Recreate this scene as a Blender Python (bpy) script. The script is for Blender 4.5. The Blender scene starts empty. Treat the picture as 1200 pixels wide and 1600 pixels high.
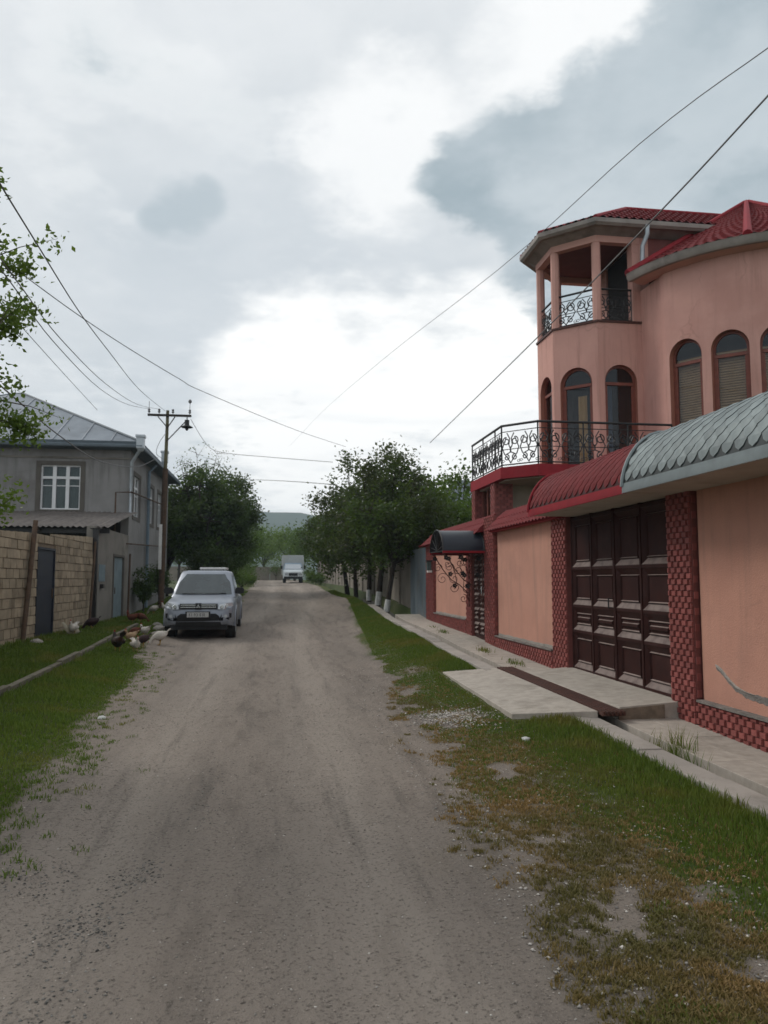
import bpy, bmesh, math, random
import numpy as np
from mathutils import Vector, Matrix
R = math.radians
rng = np.random.default_rng(7)
random.seed(7)
scene = bpy.context.scene
COL = scene.collection

# ------------------------------------------------------------------ camera, sky, sun, exposure
cam_d = bpy.data.cameras.new("camera")
cam = bpy.data.objects.new("camera", cam_d)
COL.objects.link(cam)
cam.location = (0, 0, 1.6)
cam.rotation_euler = (R(90 + 5.04), 0, R(-8.11))
cam_d.sensor_fit = 'VERTICAL'
cam_d.sensor_height = 36.0
cam_d.lens = 27.0                      # 1200 px focal length on a 1600 px tall frame
cam_d.clip_start = 0.1
cam_d.clip_end = 6000
cam_d.dof.use_dof = True
cam_d.dof.focus_distance = 5.0
cam_d.dof.aperture_fstop = 4.2
scene.camera = cam
scene.view_settings.view_transform = 'Standard'
scene.view_settings.look = 'None'
scene.view_settings.gamma = 1.0
scene.view_settings.exposure = 0.20
scene.view_settings.use_curve_mapping = False

SUN_EL, SUN_AZ = R(40), R(-50)          # azimuth from +Y towards +X
world = bpy.data.worlds.new("World")
scene.world = world
world.use_nodes = True
wt = world.node_tree
wt.nodes.clear()


class NT:
    """small helper to write node trees"""
    def __init__(s, tree):
        s.t = tree

    def n(s, typ, **kw):
        nd = s.t.nodes.new(typ)
        for k, v in kw.items():
            if k.startswith('i_'):
                key = k[2:].replace('_', ' ')
                inp = nd.inputs[int(key)] if key.isdigit() else nd.inputs[key]
                s.put(inp, v)
            else:
                setattr(nd, k, v)
        return nd

    def put(s, inp, v):
        if isinstance(v, bpy.types.NodeSocket):
            s.t.links.new(v, inp)
        elif isinstance(v, bpy.types.Node):
            s.t.links.new(v.outputs[0], inp)
        else:
            if inp.type == 'RGBA' and len(v) == 3:
                v = (*v, 1)
            inp.default_value = v

    def m(s, op, a, b=0.0, c=None, clamp=False):
        nd = s.t.nodes.new('ShaderNodeMath')
        nd.operation = op
        nd.use_clamp = clamp
        s.put(nd.inputs[0], a)
        s.put(nd.inputs[1], b)
        if c is not None:
            s.put(nd.inputs[2], c)
        return nd.outputs[0]

    def vm(s, op, a, b=None):
        nd = s.t.nodes.new('ShaderNodeVectorMath')
        nd.operation = op
        s.put(nd.inputs[0], a)
        if b is not None:
            if op == 'SCALE':
                s.put(nd.inputs[3], b)
            else:
                s.put(nd.inputs[1], b)
        return nd.outputs['Value'] if op in ('DOT_PRODUCT', 'LENGTH') else nd.outputs[0]

    def mix(s, f, a, b, mode='MIX'):
        nd = s.t.nodes.new('ShaderNodeMix')
        nd.data_type = 'RGBA'
        nd.blend_type = mode
        s.put(nd.inputs[0], f)
        s.put(nd.inputs[6], a)
        s.put(nd.inputs[7], b)
        return nd.outputs[2]

    def ss(s, v, lo, hi, a=0.0, b=1.0):
        nd = s.t.nodes.new('ShaderNodeMapRange')
        nd.interpolation_type = 'SMOOTHSTEP'
        s.put(nd.inputs[0], v)
        for i, x in enumerate((lo, hi, a, b)):
            s.put(nd.inputs[1 + i], x)
        return nd.outputs[0]

    def noise(s, vec, scale, detail=4, rough=0.55, out='Fac'):
        nd = s.n('ShaderNodeTexNoise', i_Vector=vec, i_Scale=scale, i_Detail=detail, i_Roughness=rough)
        return nd.outputs[out] if out in nd.outputs else nd.outputs[0]


w = NT(wt)
sky = w.n('ShaderNodeTexSky')
sky.sky_type = 'NISHITA'
sky.sun_disc = False
sky.sun_elevation = SUN_EL
sky.sun_rotation = SUN_AZ
sky.dust_density = 2.0
D = w.n('ShaderNodeTexCoord').outputs['Generated']
D = w.vm('NORMALIZE', D)
sep = w.n('ShaderNodeSeparateXYZ', i_Vector=D)
dz = w.m('MAXIMUM', sep.outputs[2], 0.0)
den = w.m('ADD', dz, 0.16)
plane = w.n('ShaderNodeCombineXYZ', i_X=w.m('DIVIDE', sep.outputs[0], den), i_Y=w.m('DIVIDE', sep.outputs[1], den), i_Z=0.0).outputs[0]
warp = w.n('ShaderNodeTexNoise', i_Vector=plane, i_Scale=2.2, i_Detail=6.0, i_Roughness=0.62)
warpv = w.vm('SUBTRACT', warp.outputs['Color'], (0.5, 0.5, 0.5))
warp2 = w.n('ShaderNodeTexNoise', i_Vector=plane, i_Scale=7.0, i_Detail=7.0, i_Roughness=0.6)
warpv2 = w.vm('SUBTRACT', warp2.outputs['Color'], (0.5, 0.5, 0.5))
Dw = w.vm('NORMALIZE', w.vm('ADD', D, w.vm('ADD', w.vm('SCALE', warpv, 0.36), w.vm('SCALE', warpv2, 0.12))))
DwS = w.vm('NORMALIZE', w.vm('ADD', D, w.vm('ADD', w.vm('SCALE', warpv, 0.16), w.vm('SCALE', warpv2, 0.07))))


def sky_dir(px, py):
    """direction of a patch of the real sky (azimuth and elevation read off the photograph)"""
    a, p = R(8.11), R(5.04)
    fw = Vector((math.sin(a) * math.cos(p), math.cos(a) * math.cos(p), math.sin(p)))
    rt = Vector((math.cos(a), -math.sin(a), 0))
    up = rt.cross(fw)
    return tuple((fw + rt * ((px - 600) / 1200) + up * ((800 - py) / 1200)).normalized())


def patch(dirv, d, r0, r1):
    """soft round patch around direction d: 1 inside r1 deg, 0 outside r0 deg"""
    return w.ss(w.vm('DOT_PRODUCT', dirv, d), math.cos(R(r0)), math.cos(R(r1)))


n1 = w.noise(plane, 0.9, 7, 0.55)
n2 = w.noise(w.vm('ADD', plane, (3.7, 1.2, 5.0)), 2.4, 8, 0.58)
n3 = w.noise(w.vm('ADD', plane, (8.1, 2.6, 1.0)), 4.2, 9, 0.55)
n4 = w.noise(w.vm('ADD', plane, (1.3, 7.7, 2.0)), 1.7, 6, 0.5)


n5 = w.noise(w.vm('ADD', plane, (2.2, 4.9, 3.0)), 11.0, 8, 0.6)
edge = w.m('ADD', w.m('ADD', w.m('MULTIPLY', w.m('SUBTRACT', n3, 0.5), 1.5), w.m('MULTIPLY', w.m('SUBTRACT', n4, 0.5), 1.3)), w.m('MULTIPLY', w.m('SUBTRACT', n5, 0.5), 0.55))


def cloud(blobs, lo, hi, k=1.0):
    """cloud mass: a few broad soft swells whose outline is left to the noise"""
    v = None
    for (px, py, r0) in blobs:
        c = w.vm('DOT_PRODUCT', D, sky_dir(px, py))
        ang = w.m('MULTIPLY', w.m('ARCCOSINE', w.m('MINIMUM', c, 1.0)), 180 / math.pi / r0)
        p = w.m('MAXIMUM', w.m('SUBTRACT', 1.0, w.m('MULTIPLY', ang, ang)), -1.0)
        v = p if v is None else w.m('SMOOTH_MAX', v, p, 0.35)
    return w.ss(w.m('ADD', v, w.m('MULTIPLY', edge, k)), lo, hi)


lum = w.m('ADD', w.m('MULTIPLY', n1, 1.0), w.m('MULTIPLY', n2, 0.75))
lum = w.ss(lum, 0.60, 1.14)
# cloud layer: pale blue-grey undersides to brighter gaps
ccol = w.mix(lum, (0.60, 0.645, 0.675), (0.785, 0.81, 0.825))
# broad soft grey areas of the upper deck
g0 = cloud(((500, 440, 12), (300, 470, 10), (640, 480, 8)), -0.3, 1.1, 1.2)
ccol = w.mix(w.m('MULTIPLY', g0, 0.6), ccol, (0.545, 0.60, 0.645))
# glow of the low sun behind the cloud, ahead above the road
g1 = cloud(((480, 615, 6.5), (620, 610, 7.5), (770, 570, 6), (560, 690, 8), (700, 670, 8)), -0.9, 0.5, 1.7)
ccol = w.mix(g1, ccol, (1.06, 1.06, 1.04))
# sunlit gaps beside the cumulus
g2 = cloud(((600, 235, 6.5), (820, 165, 6), (900, 70, 7), (680, 215, 5)), -0.3, 0.9, 1.8)
ccol = w.mix(w.m('MULTIPLY', g2, 0.9), ccol, (0.95, 0.96, 0.955))
# the grey cumulus bank to the right, and one small dark cloud to the left
dk = cloud(((745, 285, 4.2), (800, 265, 5.0), (870, 290, 6.0), (1000, 320, 9), (1130, 270, 9), (860, 400, 4.5), (1240, 120, 9), (1320, 380, 11)), -0.15, 0.45, 1.55)
shade = w.mix(w.ss(n2, 0.32, 0.68), (0.305, 0.385, 0.43), (0.50, 0.565, 0.605))
shade = w.mix(w.ss(n3, 0.45, 0.72), shade, (0.56, 0.62, 0.655))
ccol = w.mix(w.m('MULTIPLY', dk, 0.92), ccol, shade)
dk2 = cloud(((285, 325, 2.0), (250, 340, 1.3), (318, 312, 1.5)), -0.5, 0.95, 2.6)
ccol = w.mix(w.m('MULTIPLY', dk2, 0.7), ccol, (0.42, 0.495, 0.54))
# stratus streaks low over the horizon
low = w.m('MULTIPLY', w.ss(dz, 0.02, 0.10), w.ss(dz, 0.30, 0.16))
st = w.n('ShaderNodeMapping', i_Vector=D, i_Scale=(2.2, 2.2, 16.0))
stn = w.ss(w.noise(st, 1.6, 5, 0.5), 0.50, 0.68)
ccol = w.mix(w.m('MULTIPLY', w.m('MULTIPLY', low, stn), 0.32), ccol, (0.64, 0.69, 0.73))
ccol = w.mix(w.m('MULTIPLY', w.ss(dz, 0.10, 0.0), 0.45), ccol, (0.90, 0.86, 0.82))
SKYK = 0.10
clouds = w.mix(1.0, ccol, (0.95 / SKYK, 0.95 / SKYK, 0.955 / SKYK), 'MULTIPLY')
tot = w.mix(0.985, sky.outputs[0], clouds)
bg = w.n('ShaderNodeBackground', i_Color=tot, i_Strength=SKYK)
wo = w.n('ShaderNodeOutputWorld')
wt.links.new(bg.outputs[0], wo.inputs[0])

sun_d = bpy.data.lights.new("sun", 'SUN')
sun_d.energy = 1.35
sun_d.angle = R(18)
sun_d.color = (1.0, 0.95, 0.88)
sun = bpy.data.objects.new("sun", sun_d)
COL.objects.link(sun)
sd = Vector((math.sin(SUN_AZ) * math.cos(SUN_EL), math.cos(SUN_AZ) * math.cos(SUN_EL), math.sin(SUN_EL)))
sun.rotation_euler = sd.to_track_quat('Z', 'Y').to_euler()

# ------------------------------------------------------------------ materials


def M(name, c1, c2=None, scale=3.0, rough=0.85, metal=0.0, bump=0.0, bscale=60.0, rnd=0.0, isl=0.0, spec=0.3,
      stain=None, stain_scale=0.8, stain_lo=0.52, stain_hi=0.7, stretch=(1, 1, 1), coat=0.0, detail=5, skylight_dust=None, streak=None):
    """procedural surface: two tones mixed by noise, optional stain, relief, and variation per object / per piece"""
    m = bpy.data.materials.new(name)
    m.use_nodes = True
    t = NT(m.node_tree)
    b = m.node_tree.nodes['Principled BSDF']
    pos = t.n('ShaderNodeNewGeometry').outputs['Position']
    vec = t.n('ShaderNodeMapping', i_Vector=pos, i_Scale=stretch).outputs[0]
    if c2 is None:
        c2 = tuple(x * 0.8 for x in c1)
    f = t.ss(t.noise(vec, scale, detail, 0.6), 0.3, 0.7)
    col = t.mix(f, c1, c2)
    if stain:
        sf = t.ss(t.noise(t.vm('ADD', vec, (9.1, 4.2, 2.2)), stain_scale, 6, 0.65), stain_lo, stain_hi)
        col = t.mix(t.m('MULTIPLY', sf, 0.8), col, stain)
    if streak:                     # rain streaks and grime running down the wall
        sv = t.n('ShaderNodeMapping', i_Vector=pos, i_Scale=(3.2, 3.2, 0.22)).outputs[0]
        sfac = t.m('MULTIPLY', t.ss(t.noise(sv, 1.9, 7, 0.66), 0.47, 0.70), t.ss(t.noise(pos, 0.5, 4, 0.55), 0.36, 0.60, 0.25, 1.0))
        col = t.mix(t.m('MULTIPLY', sfac, 0.75), col, streak)
        spk = t.ss(t.noise(pos, 26, 4, 0.7), 0.62, 0.72)
        col = t.mix(t.m('MULTIPLY', spk, 0.22), col, streak)
        wv = t.vm('ADD', pos, t.vm('SCALE', t.n('ShaderNodeTexNoise', i_Vector=pos, i_Scale=3.0, i_Detail=5.0).outputs['Color'], 0.35))
        vo = t.n('ShaderNodeTexVoronoi', feature='DISTANCE_TO_EDGE', i_Vector=wv, i_Scale=0.55)
        crk = t.m('MULTIPLY', t.ss(vo.outputs['Distance'], 0.007, 0.002), t.ss(t.noise(pos, 0.7, 3), 0.50, 0.60))
        col = t.mix(t.m('MULTIPLY', crk, 0.22), col, tuple(x * 0.55 for x in streak))
    if skylight_dust:                       # dust tone on ledges facing up, painting in the sky light they catch
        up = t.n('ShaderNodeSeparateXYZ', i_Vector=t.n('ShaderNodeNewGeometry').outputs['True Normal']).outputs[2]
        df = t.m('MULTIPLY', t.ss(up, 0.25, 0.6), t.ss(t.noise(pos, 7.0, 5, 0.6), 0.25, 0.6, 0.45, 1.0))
        col = t.mix(df, col, skylight_dust)
    if rnd:
        r = t.n('ShaderNodeObjectInfo').outputs['Random']
        k = t.m('ADD', t.m('MULTIPLY', r, 2 * rnd), 1 - rnd)
        col = t.vm('SCALE', col, k)
    if isl:
        r = t.n('ShaderNodeNewGeometry').outputs['Random Per Island']
        k = t.m('ADD', t.m('MULTIPLY', r, 2 * isl), 1 - isl)
        col = t.vm('SCALE', col, k)
    t.put(b.inputs['Base Color'], col)
    b.inputs['Roughness'].default_value = rough
    b.inputs['Metallic'].default_value = metal
    b.inputs['Specular IOR Level'].default_value = spec
    if coat:
        b.inputs['Coat Weight'].default_value = coat
        b.inputs['Coat Roughness'].default_value = 0.08
    if bump:
        h = t.noise(vec, bscale, 4, 0.6)
        bn = t.n('ShaderNodeBump', i_Strength=min(1.0, bump), i_Distance=0.02 * bump, i_Height=h)
        t.put(b.inputs['Normal'], bn.outputs[0])
    return m


def M_leaf(name, ca, cb, cc=None, trans=0.35, rough=0.55, patch=(0.42, 0.62)):
    m = bpy.data.materials.new(name)
    m.use_nodes = True
    t = NT(m.node_tree)
    m.node_tree.nodes.clear()
    r = t.n('ShaderNodeNewGeometry').outputs['Random Per Island']
    pos = t.n('ShaderNodeNewGeometry').outputs['Position']
    col = t.mix(r, ca, cb)
    if cc:
        col = t.mix(t.ss(t.noise(pos, 0.9, 3), patch[0], patch[1]), col, cc)
    d = t.n('ShaderNodeBsdfPrincipled', i_Base_Color=col, i_Roughness=rough)
    d.inputs['Specular IOR Level'].default_value = 0.25
    tr = t.n('ShaderNodeBsdfTranslucent', i_Color=t.mix(0.5, col, (0.16, 0.24, 0.03)))
    mx = t.n('ShaderNodeMixShader', i_0=trans, i_1=d.outputs[0], i_2=tr.outputs[0])
    o = t.n('ShaderNodeOutputMaterial')
    m.node_tree.links.new(mx.outputs[0], o.inputs[0])
    return m


def M_glass(name, tint=(0.75, 0.8, 0.82), dark=0.0, fac=0.12):
    """thin pane: sees through, with a mirror of the surroundings by Fresnel"""
    m = bpy.data.materials.new(name)
    m.use_nodes = True
    t = NT(m.node_tree)
    m.node_tree.nodes.clear()
    fr = t.n('ShaderNodeLayerWeight', i_Blend=0.14).outputs['Fresnel']
    f = t.m('ADD', t.m('MULTIPLY', fr, 0.6), fac, clamp=True)
    tr = t.n('ShaderNodeBsdfTransparent', i_Color=tint)
    gl = t.n('ShaderNodeBsdfGlossy', i_Color=(0.9, 0.95, 1.0), i_Roughness=0.03)
    mx = t.n('ShaderNodeMixShader', i_0=f, i_1=tr.outputs[0], i_2=gl.outputs[0])
    o = t.n('ShaderNodeOutputMaterial')
    m.node_tree.links.new(mx.outputs[0], o.inputs[0])
    return m


MT = {}
MT['pink'] = M('pink_plaster', (0.62, 0.347, 0.293), (0.55, 0.305, 0.258), 1.1, 0.95, bump=0.45, bscale=70, stain=(0.52, 0.275, 0.23), stain_scale=0.5, streak=(0.40, 0.215, 0.18))
MT['pink2'] = M('pink_trim', (0.62, 0.347, 0.293), (0.55, 0.305, 0.258), 2, 0.9, bump=0.15)
MT['orange'] = M('orange_plaster', (0.52, 0.27, 0.20), (0.46, 0.235, 0.175), 1.4, 0.95, bump=0.55, bscale=65, stain=(0.41, 0.215, 0.165), stain_scale=0.7, streak=(0.36, 0.20, 0.155))
MT['brick'] = M('red_glazed_brick', (0.27, 0.080, 0.070), (0.215, 0.062, 0.056), 6, 0.55, rnd=0.2, spec=0.3, bump=0.15)
MT['brickj'] = M('red_brick_joined', (0.27, 0.080, 0.070), (0.215, 0.062, 0.056), 6, 0.55, isl=0.2, spec=0.3)
MT['brickback'] = M('dark_red_backing', (0.20, 0.064, 0.056), (0.155, 0.052, 0.046), 8, 0.7)
MT['gate'] = M('brown_gate_paint', (0.036, 0.0105, 0.0085), (0.026, 0.008, 0.007), 5, 0.55, spec=0.16, bump=0.1, stain=(0.046, 0.018, 0.016), stain_scale=2.2, skylight_dust=(0.25, 0.195, 0.175))  # pale dusty tone of upward ledges also paints in sky light
MT['black'] = M('black_paint', (0.012, 0.012, 0.014), (0.02, 0.018, 0.018), 8, 0.45, spec=0.5)
MT['iron'] = M('black_iron', (0.010, 0.011, 0.013), (0.016, 0.015, 0.016), 8, 0.5, spec=0.5)
MT['rediron'] = M('dark_red_iron', (0.055, 0.018, 0.014), (0.09, 0.03, 0.02), 18, 0.6, spec=0.4)
MT['redtile'] = M('red_metal_tile', (0.155, 0.022, 0.024), (0.12, 0.018, 0.019), 4, 0.68, spec=0.10, rnd=0.08, stain=(0.14, 0.03, 0.03), stain_scale=2)
MT['redtrim'] = M('red_metal_trim', (0.27, 0.020, 0.028), (0.22, 0.017, 0.024), 4, 0.6, spec=0.15)
MT['redceil'] = M('dark_red_ceiling', (0.20, 0.065, 0.058), (0.17, 0.055, 0.05), 4, 0.8)
MT['greytile'] = M('galvanised_tile', (0.205, 0.238, 0.24), (0.155, 0.182, 0.185), 5, 0.55, metal=0.2, rnd=0.16, spec=0.28, stain=(0.15, 0.17, 0.172), stain_scale=3, bump=0.05)
MT['greyfascia'] = M('galvanised_trim', (0.215, 0.25, 0.255), (0.175, 0.20, 0.205), 5, 0.5, metal=0.25, spec=0.5)
MT['undergrey'] = M('underlay_grey', (0.06, 0.068, 0.07), (0.045, 0.05, 0.05), 5, 0.7)
MT['underred'] = M('underlay_red', (0.06, 0.012, 0.012), (0.045, 0.01, 0.01), 5, 0.7)
MT['soffit'] = M('beige_soffit', (0.40, 0.345, 0.29), (0.34, 0.29, 0.24), 2.5, 0.9, stain=(0.28, 0.24, 0.2), stain_scale=1.2)
MT['gutter'] = M('beige_gutter', (0.33, 0.29, 0.265), (0.25, 0.22, 0.20), 3, 0.6, spec=0.4, stain=(0.17, 0.155, 0.145), stain_scale=1.5)
MT['zinc'] = M('zinc_pipe', (0.46, 0.50, 0.53), (0.36, 0.40, 0.43), 6, 0.4, metal=0.5, spec=0.5)
MT['bluepipe'] = M('blue_grey_pipe', (0.22, 0.29, 0.36), (0.17, 0.23, 0.28), 6, 0.5, spec=0.4)
MT['frame'] = M('brown_window_frame', (0.22, 0.062, 0.040), (0.17, 0.05, 0.034), 8, 0.5, spec=0.4)
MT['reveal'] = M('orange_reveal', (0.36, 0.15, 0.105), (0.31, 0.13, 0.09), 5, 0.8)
MT['glass'] = M_glass('window_glass', (0.78, 0.79, 0.78), fac=0.035)
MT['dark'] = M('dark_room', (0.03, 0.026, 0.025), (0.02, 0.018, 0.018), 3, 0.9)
MT['blind'] = M('beige_blind', (0.44, 0.30, 0.175), (0.38, 0.255, 0.145), 6, 0.7)
MT['curtain'] = M('ochre_curtain', (0.62, 0.44, 0.22), (0.52, 0.36, 0.17), 4, 0.9, stretch=(6, 6, 1))  # ochre sheet that paints a golden reflection in a tower window
MT['bluecurtain'] = M('blue_grey_curtain', (0.11, 0.14, 0.20), (0.08, 0.10, 0.15), 4, 0.9, stretch=(6, 6, 1))
MT['concrete'] = M('pale_concrete', (0.36, 0.325, 0.29), (0.28, 0.255, 0.23), 2.0, 0.9, bump=0.5, bscale=60, rnd=0.07, stain=(0.20, 0.18, 0.155), stain_scale=1.4, detail=8)
MT['terrazzo'] = M('pale_stone_slab', (0.42, 0.375, 0.325), (0.33, 0.295, 0.255), 9.0, 0.85, bump=0.25, bscale=120, rnd=0.06, stain=(0.25, 0.22, 0.185), stain_scale=1.8, detail=8)
MT['ramp_side'] = M('brown_stone_side', (0.23, 0.18, 0.135), (0.15, 0.12, 0.09), 14, 0.9, bump=0.4)
MT['mortar'] = M('grey_mortar', (0.24, 0.215, 0.195), (0.14, 0.13, 0.12), 7, 0.95, bump=0.8, bscale=40, detail=8)
MT['ditch'] = M('damp_ditch_concrete', (0.085, 0.08, 0.07), (0.05, 0.05, 0.042), 3, 0.9, bump=0.6, bscale=30, stain=(0.04, 0.05, 0.025), stain_scale=2.5)
MT['rustgrate'] = M('rusty_red_steel', (0.085, 0.035, 0.026), (0.055, 0.026, 0.02), 9, 0.7, bump=0.3)
MT['rust'] = M('rusty_pipe', (0.105, 0.068, 0.045), (0.07, 0.046, 0.033), 7, 0.85, bump=0.5, bscale=50, stain=(0.13, 0.075, 0.045), stain_scale=3)
MT['olivepole'] = M('olive_pole_paint', (0.13, 0.12, 0.06), (0.10, 0.09, 0.05), 4, 0.7)
MT['white'] = M('white_paint', (0.72, 0.72, 0.70), (0.62, 0.62, 0.60), 4, 0.6)
MT['whitewash'] = M('whitewash', (0.62, 0.62, 0.60), (0.42, 0.42, 0.40), 9, 0.95, bump=0.5)
MT['block'] = M('tan_stone_block', (0.34, 0.275, 0.195), (0.25, 0.20, 0.14), 3.5, 0.95, bump=0.7, bscale=45, rnd=0.2, stain=(0.18, 0.135, 0.09), stain_scale=1.6, detail=8)
MT['mortar2'] = M('brown_mortar', (0.215, 0.17, 0.12), (0.16, 0.125, 0.09), 6, 0.95, bump=0.5)
MT['greyrender'] = M('grey_render', (0.27, 0.265, 0.26), (0.215, 0.21, 0.205), 0.9, 0.95, bump=0.4, bscale=60, stain=(0.165, 0.155, 0.15), stain_scale=0.5, detail=8, streak=(0.15, 0.145, 0.14))
MT['greyrender2'] = M('warm_grey_render', (0.25, 0.23, 0.205), (0.19, 0.175, 0.155), 1.3, 0.95, bump=0.4, bscale=60, stain=(0.10, 0.09, 0.075), stain_scale=0.7, detail=8)
MT['surround'] = M('olive_grey_surround', (0.12, 0.11, 0.095), (0.10, 0.09, 0.08), 3, 0.9)
MT['slateblue'] = M('slate_blue_steel', (0.018, 0.022, 0.036), (0.013, 0.016, 0.028), 3, 0.5, spec=0.4, stain=(0.035, 0.03, 0.03), stain_scale=3)
MT['paleblue'] = M('pale_blue_steel', (0.19, 0.25, 0.28), (0.14, 0.19, 0.215), 2.5, 0.6, spec=0.4, stain=(0.11, 0.13, 0.14), stain_scale=2.2)
MT['tinroof'] = M('grey_tin_roof', (0.22, 0.25, 0.285), (0.17, 0.195, 0.225), 1.2, 0.5, metal=0.25, spec=0.35, stain=(0.13, 0.145, 0.165), stain_scale=0.7, stretch=(1, 1, 0.4))
MT['tinblue'] = M('blue_grey_fascia', (0.11, 0.14, 0.165), (0.085, 0.11, 0.13), 2, 0.55, spec=0.4)
MT['slate'] = M('corrugated_sheet', (0.15, 0.13, 0.118), (0.10, 0.088, 0.08), 2.2, 0.8, bump=0.3, stain=(0.08, 0.07, 0.065), stain_scale=1.2)
MT['pvc'] = M('white_plastic_frame', (0.72, 0.73, 0.74), (0.66, 0.67, 0.68), 5, 0.45, spec=0.45)
MT['lace'] = M('green_grey_curtain', (0.085, 0.125, 0.12), (0.055, 0.085, 0.085), 3, 0.9, stretch=(10, 10, 0.6))
MT['bark'] = M('dark_bark', (0.05, 0.04, 0.033), (0.03, 0.025, 0.021), 9, 0.95, bump=0.9, bscale=25)
MT['bark2'] = M('grey_bark', (0.10, 0.085, 0.07), (0.065, 0.055, 0.045), 9, 0.95, bump=0.8, bscale=30)
MT['leafdark'] = M_leaf('dark_leaf', (0.024, 0.050, 0.012), (0.062, 0.105, 0.022), (0.032, 0.044, 0.018), 0.3)
MT['leafplum'] = M_leaf('dusky_leaf', (0.036, 0.042, 0.021), (0.070, 0.078, 0.034), (0.042, 0.070, 0.018), 0.28)
MT['leafmid'] = M_leaf('mid_leaf', (0.045, 0.092, 0.014), (0.09, 0.155, 0.024), (0.06, 0.10, 0.02), 0.35)
MT['leaflight'] = M_leaf('fresh_leaf', (0.078, 0.138, 0.022), (0.15, 0.225, 0.040), (0.10, 0.155, 0.025), 0.42)
MT['grass'] = M_leaf('green_grass', (0.066, 0.112, 0.015), (0.135, 0.190, 0.031), (0.190, 0.168, 0.040), 0.3, patch=(0.48, 0.72))
MT['drygrass'] = M_leaf('dry_ground_plants', (0.230, 0.140, 0.050), (0.360, 0.225, 0.098), (0.150, 0.125, 0.045), 0.2)
MT['silver'] = M('silver_car_paint', (0.265, 0.29, 0.335), (0.24, 0.265, 0.31), 3, 0.40, metal=0.35, spec=0.35, coat=0.15)
MT['carglass'] = M_glass('car_glass', (0.30, 0.36, 0.38), fac=0.16)
MT['rubber'] = M('tyre_rubber', (0.022, 0.021, 0.021), (0.03, 0.028, 0.026), 12, 0.85)
MT['plastic'] = M('black_plastic', (0.014, 0.014, 0.016), (0.02, 0.02, 0.02), 12, 0.55)
MT['chrome'] = M('chrome', (0.62, 0.64, 0.66), (0.55, 0.57, 0.6), 5, 0.22, metal=0.9)
MT['lens'] = M('lamp_lens', (0.50, 0.53, 0.56), (0.42, 0.45, 0.48), 25, 0.15, metal=0.3, spec=0.6)
MT['plate'] = M('white_plate', (0.46, 0.46, 0.45), (0.40, 0.40, 0.39), 10, 0.5)
MT['truckbox'] = M('grey_white_box', (0.42, 0.44, 0.44), (0.37, 0.39, 0.39), 2, 0.6)
MT['truckcab'] = M('white_cab_paint', (0.62, 0.66, 0.68), (0.57, 0.61, 0.63), 2, 0.4, spec=0.5)
MT['henwhite'] = M('white_feathers', (0.56, 0.52, 0.47), (0.44, 0.40, 0.35), 22, 0.9, bump=0.8, bscale=60)
MT['henbuff'] = M('buff_feathers', (0.42, 0.30, 0.19), (0.30, 0.19, 0.11), 22, 0.9, bump=0.8, bscale=60)
MT['henbrown'] = M('red_brown_feathers', (0.14, 0.042, 0.022), (0.08, 0.026, 0.016), 20, 0.85, bump=0.8, bscale=60)
MT['hendark'] = M('dark_feathers', (0.045, 0.02, 0.02), (0.022, 0.014, 0.015), 20, 0.75, bump=0.8, bscale=60)
MT['henblack'] = M('black_green_feathers', (0.014, 0.017, 0.014), (0.05, 0.02, 0.012), 9, 0.6, bump=0.6, bscale=60)
MT['comb'] = M('red_comb', (0.32, 0.025, 0.02), None, 20, 0.6)
MT['shank'] = M('yellow_shank', (0.35, 0.22, 0.06), None, 20, 0.7)
MT['wire'] = M('cable_sheath', (0.13, 0.13, 0.135), (0.17, 0.17, 0.17), 3, 0.7)
MT['hill'] = M('wooded_hill', (0.030, 0.052, 0.026), (0.05, 0.066, 0.032), 0.035, 0.95, detail=8)
MT['awning'] = M('dark_blue_sheet', (0.013, 0.016, 0.024), (0.017, 0.02, 0.03), 3, 0.33, spec=0.3)
MT['bluesheet'] = M('weathered_blue_sheet', (0.14, 0.175, 0.195), (0.10, 0.125, 0.145), 2.5, 0.65, spec=0.35, stain=(0.16, 0.14, 0.12), stain_scale=1.3, stretch=(1, 1, 0.4))
MT['fencewall'] = M('old_concrete_wall', (0.26, 0.23, 0.195), (0.20, 0.175, 0.145), 1.0, 0.95, bump=0.5, stain=(0.14, 0.12, 0.10), stain_scale=0.8)
MT['edgestone'] = M('mossy_edge_stone', (0.19, 0.165, 0.125), (0.12, 0.105, 0.08), 4, 0.95, bump=0.7, stain=(0.07, 0.075, 0.04), stain_scale=2)
MT['bag'] = M('pale_sack', (0.40, 0.36, 0.28), (0.3, 0.27, 0.2), 14, 0.9, bump=0.6)
MT['pebble'] = M('loose_stones', (0.29, 0.25, 0.215), (0.22, 0.19, 0.162), 15, 0.9, isl=0.42)
MT['pale_pebble'] = M('pale_stones', (0.46, 0.425, 0.385), (0.34, 0.315, 0.285), 15, 0.9, isl=0.5)
MT['darkpebble'] = M('dark_gravel', (0.18, 0.17, 0.155), (0.11, 0.105, 0.096), 15, 0.9, isl=0.6)

# ------------------------------------------------------------------ builders


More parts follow.
